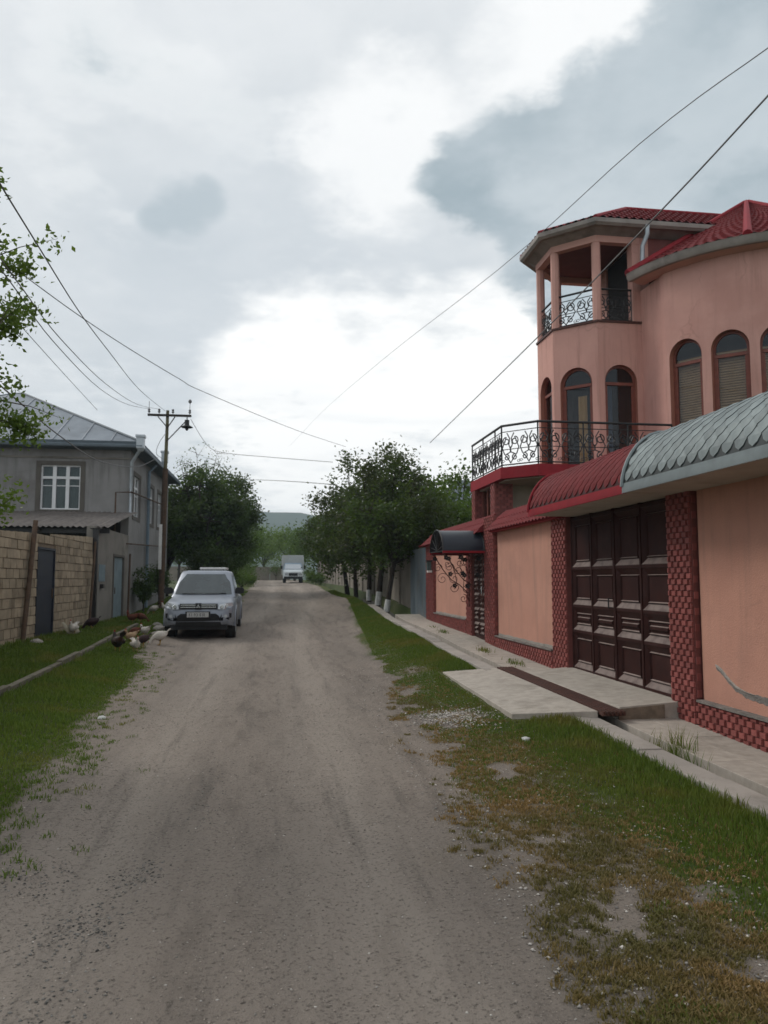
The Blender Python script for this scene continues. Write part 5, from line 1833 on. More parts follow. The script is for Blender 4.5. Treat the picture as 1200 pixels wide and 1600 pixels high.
ll = MB()
ll.tube([(-3.44, 30.31, 7.93), (-3.44, 30.31, 7.82), (-3.44, 30.31, 7.80), (-3.44, 30.31, 7.62), (-3.44, 30.31, 7.60), (-3.44, 30.31, 7.52), (-3.44, 30.31, 7.50)], [0.02, 0.02, 0.09, 0.09, 0.10, 0.24, 0.20], 12)
ll.tube([(-3.44, 30.31, 7.52), (-3.44, 30.31, 7.44), (-3.44, 30.31, 7.38)], [0.06, 0.07, 0.02], 10)
ll.build('street_lamp', 'plastic', up_, smooth=True)

WIRES = [
    ([(-1.93, 5.0, 4.41), (-2.03, 5.74, 4.5), (-2.18, 7.02, 4.66), (-2.52, 9.97, 5.03), (-2.87, 13.42, 5.52), (-3.52, 20.37, 6.52), (-4.28, 30.3, 8.14)], 0.007, 'power line running steeply from upper left to the middle of the crossarm'),
    ([(-4.56, 12.0, 6.73), (-4.38, 12.7, 6.72), (-4.22, 13.31, 6.7), (-3.8, 14.9, 6.65), (-3.24, 16.89, 6.63), (-2.42, 19.59, 6.65), (-1.94, 21.1, 6.7), (0.68, 28.54, 7.2), (3.29, 36.0, 7.9)], 0.009, 'long cable passing above the crossarm towards the right-hand street trees'),
    ([(-2.23, 6.0, 4.14), (-2.43, 7.4, 4.31), (-2.8, 9.98, 4.6), (-3.44, 15.43, 5.34), (-3.99, 21.3, 6.34), (-4.86, 30.3, 8.2)], 0.006, 'power line ending on the left tip of the crossarm'),
    ([(-2.19, 6.0, 4.17), (-2.38, 7.44, 4.33), (-2.68, 9.88, 4.6), (-3.18, 14.77, 5.27), (-3.69, 21.02, 6.29), (-4.5, 30.3, 8.2)], 0.006, 'power line ending on the second insulator from the left of the crossarm'),
    ([(-4.35, 12.0, 5.99), (-4.65, 14.76, 6.22), (-5.11, 19.08, 6.58), (-5.84, 26.0, 7.17)], 0.007, 'faint cable sloping down over the grey house roof'),
    ([(-3.65, 10.0, 4.23), (-3.73, 10.91, 4.24), (-3.86, 12.59, 4.26), (-4.03, 14.89, 4.3), (-4.26, 18.86, 4.46), (-4.37, 22.68, 4.85), (-4.47, 26.37, 5.4), (-4.67, 31.5, 6.49)], 0.012, 'thick drooping cable across the grey house facade to its corner eave'),
    ([(-3.32, 30.5, 7.88), (-2.6, 29.9, 6.75), (-1.9, 29.3, 6.38), (-0.25, 28.32, 6.1), (2.01, 27.0, 5.76)], 0.010, 'sagging cable from the street lamp end of the crossarm to the right-hand trees'),
    ([(-2.0, 46.0, 7.5), (-0.67, 40.0, 6.75), (0.93, 32.24, 5.7), (2.02, 27.0, 4.96)], 0.014, 'dark cable crossing low above the road between the tree crowns'),
    ([(7.14, 9.0, 9.25), (7.02, 9.65, 9.31), (6.61, 12.77, 9.65), (6.28, 20.64, 10.48), (5.63, 40.0, 13.38), (4.56, 75.0, 18.2), (2.14, 120.0, 22.5)], 0.009, 'thin cable rising across the sky above the tower roof'),
    ([(5.54, 7.0, 7.17), (5.49, 7.59, 7.08), (5.41, 9.77, 6.86), (5.38, 15.03, 6.64), (5.53, 27.0, 6.54)], 0.012, 'thick cable crossing in front of the tower loggia down to the street trees'),
    ([(-4.2, 30.3, 7.3), (-4.5, 30.6, 6.95), (-4.7, 31.2, 6.6), (-4.75, 33.6, 6.75)], 0.010, 'short cable looping from the utility pole to the grey house eave'),
]
for pts, r_, lab in WIRES:
    P = [Vector(p) for p in pts]
    out = []
    for i in range(len(P) - 1):
        a, b, c, d = P[max(i - 1, 0)], P[i], P[i + 1], P[min(i + 2, len(P) - 1)]
        for k in range(5):
            t = k / 5
            out.append(0.5 * ((2 * b) + (-a + c) * t + (2 * a - 5 * b + 4 * c - d) * t * t + (-a + 3 * b - 3 * c + d) * t ** 3))
    out.append(P[-1])
    tag(MB().tube(out, r_, 5).build('overhead_cable', 'wire', smooth=True), lab, 'cable')

# ------------------------------------------------------------------ trees


def leaf_mesh(P, size, mat, name, aspect=1.7, up=0.25):
    """many small bent leaves (two triangles each) at points P"""
    n = len(P)
    d = rng.normal(size=(n, 3))
    d[:, 2] = d[:, 2] * 0.7 + up
    d /= np.linalg.norm(d, axis=1)[:, None]
    s = rng.normal(size=(n, 3))
    s -= (s * d).sum(1)[:, None] * d
    s /= np.linalg.norm(s, axis=1)[:, None]
    nn = np.cross(d, s)
    L = size * rng.uniform(0.65, 1.3, n)[:, None]
    W = L / aspect / 2
    a, b = P, P + d * L
    m = P + d * L * 0.5 + nn * L * 0.10
    V = np.stack([a, m + s * W, b, m - s * W], 1).reshape(-1, 3)
    i = np.arange(n) * 4
    F = np.stack([i, i + 1, i + 2, i + 3], -1)
    return pydata(name, V, F, mat)


def tree(name, label, base, h, crown, trunk_r, nleaf, lsize, matl, matb='bark', group=None, lean=(0, 0), fork=0.35, white=0.0, nlimb=9, clump=0.16, cat='tree', seed=1, spread=0.9, elmin=-0.25):
    """crown = (rx, ry, rz, cz): ellipsoid half sizes and height of its centre"""
    rs = random.Random(seed)
    nr = np.random.default_rng(seed)
    root = thing(name, label, cat, base, group)
    B = Vector(base)
    rx, ry, rz, cz = crown
    C = B + Vector((lean[0], lean[1], cz))
    tm = MB()
    fk = B + Vector((lean[0] * 0.55, lean[1] * 0.55, h * fork))
    tm.tube([B + Vector((0, 0, -0.1)), B.lerp(fk, 0.4) + Vector((rs.uniform(-.03, .03), 0, 0)), fk], [trunk_r * 1.2, trunk_r * 0.95, trunk_r * 0.8], 9)
    tips = []
    for k in range(nlimb):
        az = 2 * math.pi * (k + rs.uniform(-.3, .3)) / nlimb
        el = rs.uniform(elmin, 0.95)
        q = math.sqrt(max(0, 1 - el * el))
        tip = C + Vector((rx * q * math.cos(az), ry * q * math.sin(az), rz * el)) * rs.uniform(0.72, 0.98)
        mid = fk.lerp(tip, 0.5) + Vector((rs.uniform(-.12, .12) * rx, rs.uniform(-.12, .12) * ry, 0.08 * rz))
        pts = [fk, fk.lerp(mid, 0.5), mid, mid.lerp(tip, 0.55), tip]
        tm.tube(pts, [trunk_r * 0.55, trunk_r * 0.42, trunk_r * 0.3, trunk_r * 0.18, trunk_r * 0.06], 6)
        for j in range(7):
            u = rs.uniform(0.35, 1.0)
            p0 = mid.lerp(tip, u) if u > 0.5 else fk.lerp(mid, u * 2)
            dv = Vector((rs.gauss(0, 1), rs.gauss(0, 1), rs.gauss(0.25, 0.8))).normalized()
            p1 = p0 + dv * rs.uniform(0.25, 0.6) * (rx + rz) / 2 * spread
            e = p1 - C
            f = math.sqrt((e.x / rx) ** 2 + (e.y / ry) ** 2 + (e.z / rz) ** 2)
            lim = 1.0 + 0.30 * rs.random() ** 2
            if f > lim:
                p1 = C + e * (lim / f)
            tm.tube([p0, p0.lerp(p1, 0.5) + Vector((0, 0, 0.03)), p1], [trunk_r * 0.14, trunk_r * 0.09, trunk_r * 0.03], 4)
            tips.append((p0.lerp(p1, 0.55), p1))
    tk = tm.build('trunk', matb, root, smooth=True)
    if white:
        wd = (fk - B)
        MB().tube([B + Vector((0, 0, -0.05)), B + wd * (white / wd.z)], [trunk_r * 1.24, trunk_r * 1.1], 10).build('whitewash_band', 'whitewash', root, smooth=True)
    # leaves gather in uneven clumps round the twigs
    A = np.array([t[0] for t in tips])
    Z_ = np.array([t[1] for t in tips])
    idx = nr.choice(len(tips), nleaf, p=(lambda w_: w_ / w_.sum())(nr.uniform(0.2, 1.0, len(tips)) ** 1.5))
    u = nr.uniform(0, 1.1, nleaf)[:, None]
    P = A[idx] * (1 - u) + Z_[idx] * u + nr.normal(size=(nleaf, 3)) * clump * (rx + ry + rz) / 3
    P[:, 2] = np.maximum(P[:, 2], B.z + 0.15)
    me = leaf_mesh(P - np.array(B), lsize, MT[matl] if isinstance(matl, str) else matl, 'crown')
    o = link('crown', me, parent=root)
    return root


# right-hand row with whitewashed trunks
TR = [((3.60, 24.7, 0.62), 5.0, (1.75, 1.7, 1.95, 2.75), 0.085, 'dark leafy street tree with whitewashed foot nearest the pink house', 0.34),
      ((3.62, 26.9, 0.76), 5.6, (1.8, 1.6, 2.4, 3.05), 0.10, 'dark leafy street tree second from the pink house with thick whitewashed foot', 0.42),
      ((3.60, 29.3, 0.86), 6.2, (1.85, 1.8, 2.65, 3.3), 0.09, 'tall dark street tree in the middle of the right-hand row', 0.36),
      ((3.55, 33.5, 0.93), 5.6, (1.85, 1.8, 2.4, 2.95), 0.09, 'dark street tree fourth in the right-hand row with bare trunk', 0),
      ((3.55, 37.5, 0.95), 4.8, (1.8, 1.8, 2.05, 2.45), 0.11, 'dark street tree leaning to the left at the far end of the row', 0)]
for k, (b, h, cr_, tr2, lab, wh) in enumerate(TR):
    tree('street_tree', lab, b, h, cr_, tr2, 9200, 0.132, 'leafplum' if k in (1, 2) else 'leafdark', lean=((0.45, 0.35, 0.0, -0.1, -0.35)[k], 0), fork=0.30, white=wh, seed=40 + k, nlimb=12, group='dark street trees along the concrete wall', clump=0.098, spread=1.35, elmin=-0.5)
# left-hand dark trees behind the grey house
LT = [((-3.7, 40.5, 0.8), 7.2, (1.9, 2.0, 3.0, 4.0), 'tall dark tree behind the grey house and utility pole', 0.2, 13000),
      ((-2.6, 43.5, 0.9), 6.6, (1.7, 2.0, 2.9, 3.7), 'dark tree with loose crown overhanging the road behind the pickup', 0.2, 12000),
      ((-5.6, 41.0, 0.8), 6.6, (1.8, 1.8, 2.6, 3.6), 'dark tree close behind the grey house wall', 0.18, 9000)]
for k, (b, h, c, lab, tr2, nlf) in enumerate(LT):
    tree('dense_tree', lab, b, h, c, tr2, nlf, 0.17, 'leafdark', seed=60 + k, nlimb=14, fork=0.16, clump=0.11, spread=1.2, group='dark trees behind the grey house')
tree('bare_tree', 'thin half-bare tree rising above the dark trees behind the pole', (-4.4, 47, 0.9), 8.8, (1.7, 1.7, 2.2, 7.2), 0.13, 500, 0.12, 'leafmid', 'bark2', seed=77, nlimb=10, fork=0.45, clump=0.1)
FAR = [(-2.6, 62, 5.0, 1.9, 'leafmid', 'mid green tree beside the road beyond the dark trees'), (-3.6, 74, 6.0, 2.4, 'leafmid', 'round mid green tree left of the far road bend'),
       (4.6, 79, 7.0, 2.6, 'leafmid', 'mid green tree behind the parked box truck'), (2.4, 92, 6.6, 2.8, 'leaflight', 'fresh green tree above the box truck'),
       (-1.4, 104, 7.2, 3.0, 'leaflight', 'fresh green tree at the end of the road'), (-6.2, 100, 6.4, 2.8, 'leaflight', 'fresh green tree behind the end wall on the left'),
       (6.4, 62, 6.8, 2.3, 'leafdark', 'dark tree behind the concrete wall near the truck'), (6.6, 50, 7.0, 2.3, 'leafdark', 'dark tree rising behind the middle of the concrete wall'),
       (7.6, 33, 5.6, 2.0, 'leafmid', 'green tree in front of the grey-roofed neighbour house'), (5.8, 28.5, 4.8, 1.5, 'leafmid', 'green tree behind the sheet metal gate'),
       (-10, 84, 7.2, 3.0, 'leafmid', 'green tree far left behind the dark trees'), (9, 98, 8.0, 3.4, 'leafmid', 'large green tree far behind the concrete wall')]
for k, (x, y, h, r, ml, lab) in enumerate(FAR):
    zb = gz1(x, y) if x < 3 else kz(y)
    tree('background_tree', lab, (x, y, zb - 0.05), h, (r, r, h * 0.38, h * 0.58), 0.15, 4200, 0.26 if y > 70 else 0.2, ml, seed=90 + k, nlimb=10, fork=0.25, clump=0.16, group='green trees beyond the street')
# foreground tree on the left, its twigs reach into the picture
tree('young_fruit_tree', 'young fresh green tree reaching in from the left edge', (-3.8, 7.6, 0.05), 6.4, (1.45, 1.4, 3.1, 3.85), 0.055, 30000, 0.056, 'leaflight', 'bark2', seed=12, nlimb=28, elmin=-0.85, fork=0.25, clump=0.034, spread=0.75)
# dark shrubs against the grey house
for k, (x, y, h, lab) in enumerate(((-4.75, 29.4, 2.0, 'dark narrow shrub against the grey house corner'), (-4.72, 33.0, 2.2, 'dark shrub against the grey house beside the pole'))):
    tree('shrub', lab, (x, y, gz1(x, y)), h, (0.36, 0.6, h * 0.46, h * 0.5), 0.03, 2200, 0.09, 'leafdark', seed=130 + k, nlimb=8, fork=0.15, clump=0.12, cat='shrub')
for k, (x, y, h, lab) in enumerate(((-3.4, 38.9, 3.0, 'dark undergrowth below the trees behind the utility pole'), (-2.5, 41.6, 2.8, 'dark undergrowth below the tree behind the pickup'))):
    tree('undergrowth_bush', lab, (x, y, gz1(x, y)), h, (1.15, 1.1, h * 0.5, h * 0.48), 0.04, 5200, 0.13, 'leafdark', seed=140 + k, nlimb=10, fork=0.12, clump=0.15, cat='bush')
for k, (x, y, h, r, lab) in enumerate(((-6.5, 92, 2.9, 1.9, 'wide green bush hiding the left part of the end wall'), (-3.2, 93, 2.3, 1.5, 'green bush in front of the middle of the end wall'), (0.2, 93.5, 3.2, 1.8, 'tall green bush at the right end of the end wall'), (-4.6, 70, 2.2, 1.3, 'green bush on the left verge at the far bend'), (-1.9, 46, 1.2, 0.9, 'low green bush on the verge right of the pickup'), (-2.2, 55, 1.6, 1.0, 'green bush on the left verge beyond the dark trees'), (3.2, 60, 1.0, 0.8, 'low bush at the foot of the far concrete wall'), (3.4, 68, 1.5, 0.8, 'bush beside the parked box truck'))):
    tree('bush', lab, (x, y, gz1(x, y)), h, (r, r, h * 0.45, h * 0.5), 0.03, 1800, 0.10, 'leafmid', seed=150 + k, nlimb=8, fork=0.15, clump=0.14, cat='bush')

# ------------------------------------------------------------------ pickup truck
car = thing('pickup_truck', 'silver double cab pickup parked facing the camera on the left shoulder', 'pickup', (-1.84, 19.55, 0.11))
CX, CY, CZ = car['_o']


def cring(hw, z0, z1, y, sh=0.90, crown=0.02, rs=0.06):
    """half section: bottom, flank, shoulder, crowned top"""
    return [(CX + x, CY + y, CZ + z) for x, z in ((-hw * 0.96, z0), (-hw, z0 + 0.10), (-hw, z1 - 0.26), (-hw * 0.985, z1 - 0.10), (-hw * sh, z1 - rs * 0.4), (-hw * 0.55, z1 + crown * 0.7), (0, z1 + crown),
                                                  (hw * 0.55, z1 + crown * 0.7), (hw * sh, z1 - rs * 0.4), (hw * 0.985, z1 - 0.10), (hw, z1 - 0.26), (hw, z0 + 0.10), (hw * 0.96, z0))]


cb = MB()
cb.loft([cring(0.60, 0.46, 0.74, 0.00), cring(0.74, 0.40, 0.82, 0.05), cring(0.81, 0.36, 0.885, 0.14), cring(0.855, 0.35, 0.945, 0.30), cring(0.875, 0.36, 0.985, 0.55), cring(0.875, 0.38, 1.03, 0.95), cring(0.87, 0.38, 1.075, 1.32),
         cring(0.865, 0.36, 1.06, 1.5, crown=0.0), cring(0.865, 0.36, 1.06, 3.2, crown=0.0), cring(0.865, 0.40, 1.07, 3.3, crown=0.0), cring(0.865, 0.42, 1.08, 4.9, crown=0.0), cring(0.84, 0.46, 1.06, 5.0, crown=0.0)])
body = cb.build('body', 'silver', car, smooth=True)
cab = MB()


def cabring(hw, y0, y1, z):
    r = 0.10
    return [(CX + x, CY + y, CZ + z) for x, y in ((-hw, y0 + r), (-hw + 0.05, y0 + 0.03), (-hw * 0.5, y0), (hw * 0.5, y0), (hw - 0.05, y0 + 0.03), (hw, y0 + r), (hw, y1 - r), (hw - r, y1), (-hw + r, y1), (-hw, y1 - r))]


cab.loft([cabring(0.83, 1.22, 3.25, 1.04), cabring(0.80, 1.40, 3.22, 1.18), cabring(0.675, 1.98, 3.05, 1.66), cabring(0.64, 2.08, 3.0, 1.715), cabring(0.50, 2.25, 2.8, 1.745)])
cab.build('cab', 'silver', car, smooth=True)


def quad(name, mat, pts, lift=(0, 0, 0)):
    return MB().add([(CX + p[0] + lift[0], CY + p[1] + lift[1], CZ + p[2] + lift[2]) for p in pts], [tuple(range(len(pts)))]).build(name, mat, car)


MT['carwin'] = M('tinted_glass', (0.034, 0.048, 0.052), (0.018, 0.026, 0.03), 1.6, 0.07, spec=0.6, coat=0.35)
ws = MB()
ws.add([(CX + x, CY + y, CZ + z) for x, y, z in ((-0.735, 1.335, 1.115), (-0.4, 1.285, 1.115), (0.4, 1.285, 1.115), (0.735, 1.335, 1.115), (0.615, 2.00, 1.645), (0.33, 1.945, 1.645), (-0.33, 1.945, 1.645), (-0.615, 2.00, 1.645))],
       [(0, 1, 6, 7), (1, 2, 5, 6), (2, 3, 4, 5)])
ws.build('windscreen', 'carwin', car, smooth=True)
for sx in (-1, 1):
    quad('side_window', 'carwin', [(sx * 0.815, 1.62, 1.17), (sx * 0.815, 2.25, 1.17), (sx * 0.70, 2.25, 1.60), (sx * 0.70, 2.05, 1.60)])
    quad('side_window', 'carwin', [(sx * 0.815, 2.33, 1.17), (sx * 0.815, 3.05, 1.17), (sx * 0.70, 2.92, 1.60), (sx * 0.70, 2.33, 1.60)])
    # mirrors
    mm = MB()
    mm.loft([[(CX + sx * (0.93 + 0.115 * dx), CY + yv, CZ + 1.20 + 0.088 * dz_) for dx, dz_ in ((-1, -0.8), (0, -1), (0.9, -0.7), (1, 0.3), (0.7, 0.95), (-0.6, 1), (-1, 0.5))] for yv in (1.50, 1.53, 1.66)])
    mir = mm.build('mirror', 'plastic', car, smooth=True)
    MB().tube([(CX + sx * 0.78, CY + 1.58, CZ + 1.13), (CX + sx * 0.88, CY + 1.58, CZ + 1.17)], 0.025, 6).build('mirror_arm', 'plastic', mir)
    # headlamps wrap round the corner
    hl = MB()
    P = [(0.47, -0.012, 0.765), (0.62, 0.035, 0.755), (0.76, 0.10, 0.79), (0.835, 0.26, 0.85), (0.80, 0.25, 0.925), (0.66, 0.10, 0.905), (0.49, 0.03, 0.88)]
    hl.add([(CX + sx * x, CY + y - 0.035, CZ + z) for x, y, z in P] + [(CX + sx * x * 0.97, CY + y + 0.06, CZ + z) for x, y, z in P],
           [tuple(range(7))] + [(i, (i + 1) % 7, 7 + (i + 1) % 7, 7 + i) for i in range(7)])
    hl = hl.build('headlight', 'lens', car)
    MB().disc((CX + sx * 0.57, CY - 0.028, CZ + 0.825), (0, 1, 0), 0.045, 0.03, 14).build('lamp_bowl', 'chrome', hl, smooth=True)
    MB().disc((CX + sx * 0.69, CY + 0.02, CZ + 0.845), (0, 1, 0), 0.036, 0.03, 14).build('lamp_bowl', 'chrome', hl, smooth=True)
    # fog lamp recess
    fg = MB()
    P = [(0.52, 0.54), (0.70, 0.50), (0.795, 0.56), (0.80, 0.66), (0.66, 0.675), (0.56, 0.65)]
    yf = lambda x: 0.02 + 0.40 * max(0, x - 0.5) ** 1.2
    fg.add([(CX + sx * x, CY + yf(x) - 0.035, CZ + z) for x, z in P] + [(CX + sx * x, CY + yf(x) + 0.08, CZ + z) for x, z in P], [tuple(range(6))] + [(i, (i + 1) % 6, 6 + (i + 1) % 6, 6 + i) for i in range(6)])
    fgo = fg.build('fog_recess', 'plastic', car)
    MB().disc((CX + sx * 0.66, CY + yf(0.66) - 0.04, CZ + 0.59), (0, 1, 0), 0.045, 0.03, 14).build('fog_light', 'lens', fgo, smooth=True)
    # wheels, arches
    for yv in (0.88, 3.92):
        wc = (CX + sx * 0.745, CY + yv, CZ + 0.355)
        wh = thing.__call__ if False else None
        ty = MB().disc(wc, (1, 0, 0), 0.365, 0.25, 28).build('wheel', 'rubber', car, smooth=True)
        rim = MB().disc((wc[0] + sx * 0.105, wc[1], wc[2]), (1, 0, 0), 0.215, 0.05, 20).build('rim', 'zinc', ty, smooth=True)
        ar = MB()
        ring_ = lambda r, x: [(CX + sx * x, CY + yv - r * math.cos(t), CZ + 0.37 + r * math.sin(t)) for t in np.linspace(-0.1, math.pi + 0.1, 15)]
        ar.loft([ring_(0.40, 0.80), ring_(0.40, 0.882), ring_(0.475, 0.892), ring_(0.485, 0.872)], False, False, closed=False)
        ar.build('wheel_arch', 'silver', car, smooth=True)
        wl = MB()
        pts = ring_(0.40, 0.880)
        wl.add(pts, [tuple(range(len(pts)))])
        wl.build('wheel_well', 'plastic', car)
    for q in (1.55, 2.28, 3.08):
        MB().box(CX + sx * 0.8655 - 0.003, CX + sx * 0.8655 + 0.003, CY + q, CY + q + 0.012, CZ + 0.45, CZ + 1.02).build('door_gap', 'plastic', car)
    for q in (2.12, 2.93):
        MB().box(CX + sx * 0.88 - 0.015, CX + sx * 0.88 + 0.015, CY + q, CY + q + 0.14, CZ + 0.90, CZ + 0.93).build('door_handle', 'silver', car)
# grille, emblem, plate, bumper mouth
gr_ = MB()
gr_.add([(CX + x, CY + y, CZ + z) for x, y, z in ((-0.46, -0.03, 0.775), (0.46, -0.03, 0.775), (0.455, 0.0, 0.90), (-0.455, 0.0, 0.90), (-0.46, 0.1, 0.775), (0.46, 0.1, 0.775), (0.455, 0.1, 0.90), (-0.455, 0.1, 0.90))],
        [(0, 1, 2, 3), (0, 4, 5, 1), (3, 2, 6, 7), (1, 5, 6, 2), (0, 3, 7, 4)])
gro = gr_.build('grille', 'plastic', car)
for z in (0.815, 0.868):
    for sx in (-1, 1):
        MB().box(CX + (0.07 if sx > 0 else -0.43), CX + (0.43 if sx > 0 else -0.07), CY - 0.045, CY - 0.018, CZ + z - 0.012, CZ + z + 0.012).build('grille_bar', 'chrome', gro)
em = MB()
for k in range(3):
    t = math.pi / 2 + k * 2 * math.pi / 3
    d, n_ = (math.cos(t), math.sin(t)), (-math.sin(t), math.cos(t))
    r = 0.060
    pts = [(0, 0), (d[0] * r * 0.5 + n_[0] * r * 0.29, d[1] * r * 0.5 + n_[1] * r * 0.29), (d[0] * r, d[1] * r), (d[0] * r * 0.5 - n_[0] * r * 0.29, d[1] * r * 0.5 - n_[1] * r * 0.29)]
    em.add([(CX + x, CY - 0.066, CZ + 0.832 + z) for x, z in pts] + [(CX + x, CY - 0.045, CZ + 0.832 + z) for x, z in pts], [(0, 1, 2, 3)] + [(i, (i + 1) % 4, 4 + (i + 1) % 4, 4 + i) for i in range(4)])
MB().box(CX - 0.075, CX + 0.075, CY - 0.043, CY - 0.02, CZ + 0.765, CZ + 0.915).build('emblem_ground', 'plastic', gro)
em.build('emblem', 'chrome', gro)
mo = MB()
P = [(-0.56, 0.36), (0.56, 0.36), (0.50, 0.60), (0.42, 0.655), (-0.42, 0.655), (-0.50, 0.60)]
mo.add([(CX + x, CY - 0.028 + (0.05 if z < 0.5 else 0), CZ + z) for x, z in P] + [(CX + x, CY + 0.12, CZ + z) for x, z in P], [tuple(range(6))] + [(i, (i + 1) % 6, 6 + (i + 1) % 6, 6 + i) for i in range(6)])
mo.build('air_intake', 'plastic', car)
MB().box(CX - 0.70, CX + 0.70, CY + 0.10, CY + 0.6, CZ + 0.26, CZ + 0.40).build('skid_plate', 'plastic', car)
MB().box(CX - 0.66, CX + 0.66, CY + 0.6, CY + 4.7, CZ + 0.28, CZ + 0.42).build('chassis', 'plastic', car)
pl = MB().box(CX - 0.27, CX + 0.25, CY - 0.062, CY - 0.045, CZ + 0.57, CZ + 0.69).build('number_plate', 'plate', car)
MB().box(CX - 0.31, CX + 0.29, CY - 0.045, CY - 0.02, CZ + 0.555, CZ + 0.71).build('plate_holder', 'plastic', car)
# blurred dark characters of the plate: two digits, two letters, three digits
ch = MB()
xx = CX - 0.225
for k, wd in enumerate((0.03, 0.03, 0, 0.034, 0.034, 0, 0.03, 0.03, 0.03)):
    if wd == 0:
        xx += 0.035
        continue
    t = 0.009
    z0, z1 = CZ + 0.595, CZ + 0.665
    yv0, yv1 = CY - 0.0645, CY - 0.0622
    segs = [(0, t, 0, 1), (1, 1, 0, 1)] if k in (0, 3, 4, 6, 8) else [(1, 1, 0, 1)]
    ch.box(xx + wd - t, xx + wd, yv0, yv1, z0, z1)
    if k in (0, 3, 6, 8):
        ch.box(xx, xx + t, yv0, yv1, z0, z1)
    ch.box(xx + (t if k in (0, 3, 6, 8) else 0), xx + wd - t - 0.0003, yv0, yv1, z1 - t, z1)
    if k not in (3,):
        ch.box(xx + (t if k in (0, 3, 6, 8) else 0), xx + wd - t - 0.0003, yv0, yv1, z0, z0 + t)
    xx += wd + 0.016
ch.build('plate_characters', 'plastic', pl)
rk = MB()
rk.box(CX - 0.22, CX + 0.50, CY + 2.5, CY + 3.6, CZ + 1.775, CZ + 1.835)
rk.build('roof_rack', 'white', car, bevel=0.01)
rl = MB()
for x in (-0.15, 0.42):
    rl.box(CX + x - 0.02, CX + x + 0.02, CY + 2.55, CY + 2.75, CZ + 1.70, CZ + 1.776)
rl.build('rack_foot', 'plastic', car)
wp = MB()
for a, b in ((-0.55, -0.02), (0.05, 0.58)):
    wp.tube([(CX + a, CY + 1.30, CZ + 1.125), (CX + b, CY + 1.315, CZ + 1.135)], 0.010, 5)
wp.build('wiper', 'plastic', car)
hs = MB()
for sx in (-1, 1):
    hs.box(CX + sx * 0.345 - 0.055, CX + sx * 0.345 + 0.055, CY + 2.15, CY + 2.22, CZ + 1.30, CZ + 1.50)
hs.build('headrest', 'plastic', car)

# ------------------------------------------------------------------ box truck far down the road
tk = thing('box_truck', 'small white box truck facing the camera far down the road', 'truck', (1.75, 72, 1.3))
TX, TY, TZ = tk['_o']
MB().box(TX - 1.02, TX + 1.02, TY + 1.6, TY + 5.2, TZ + 0.75, TZ + 2.62).build('cargo_box', 'truckbox', tk, bevel=0.03)
for x in (-0.34, 0.34):
    MB().box(TX + x - 0.01, TX + x + 0.01, TY + 1.585, TY + 1.599, TZ + 0.8, TZ + 2.58).build('box_rib', 'zinc', tk)
cbm = MB()
def tring(hw, z0, z1, y):
    return [(TX + x, TY + y, TZ + z) for x, z in ((-hw, z0), (-hw, z1 - 0.1), (-hw + 0.12, z1), (hw - 0.12, z1), (hw, z1 - 0.1), (hw, z0))]
cbm.loft([tring(0.82, 0.42, 1.02, 0.0), tring(0.90, 0.42, 1.12, 0.12), tring(0.93, 0.42, 1.24, 0.6), tring(0.94, 0.42, 1.28, 0.72), tring(0.94, 0.42, 1.3, 1.55)])
cbm.build('bonnet', 'truckcab', tk, smooth=True)
cbm = MB()
cbm.loft([[(TX + x, TY + y, TZ + z) for x, y in ((-hw, y0), (hw, y0), (hw, 1.57), (-hw, 1.57))] for hw, y0, z in ((0.92, 0.62, 1.2), (0.80, 1.02, 1.80), (0.74, 1.15, 1.88))])
cbm.build('cab', 'bluepipe', tk)
quad_t = MB().add([(TX - 0.80, TY + 0.64, TZ + 1.30), (TX + 0.80, TY + 0.64, TZ + 1.30), (TX + 0.72, TY + 0.975, TZ + 1.76), (TX - 0.72, TY + 0.975, TZ + 1.76)], [(0, 1, 2, 3)]).build('windscreen', 'lens', tk)
MB().box(TX - 0.86, TX + 0.86, TY - 0.06, TY + 0.10, TZ + 0.38, TZ + 0.60).build('bumper', 'plastic', tk, bevel=0.02)
MB().box(TX - 0.42, TX + 0.42, TY - 0.02, TY + 0.05, TZ + 0.66, TZ + 0.92).build('grille', 'plastic', tk)
for sx in (-1, 1):
    MB().box(TX + sx * 0.62 - 0.15, TX + sx * 0.62 + 0.15, TY - 0.01, TY + 0.08, TZ + 0.70, TZ + 0.92).build('headlight', 'lens', tk)
    MB().box(TX + sx * 1.08 - 0.09, TX + sx * 1.08 + 0.09, TY + 0.75, TY + 0.82, TZ + 1.3, TZ + 1.62).build('mirror', 'plastic', tk)
    for yv in (0.75, 4.2):
        MB().disc((TX + sx * 0.78, TY + yv, TZ + 0.34), (1, 0, 0), 0.35, 0.26, 20).build('wheel', 'rubber', tk, smooth=True)
MB().box(TX - 0.5, TX + 0.5, TY + 0.3, TY + 5.0, TZ + 0.4, TZ + 0.74).build('chassis', 'plastic', tk)

# ------------------------------------------------------------------ chickens


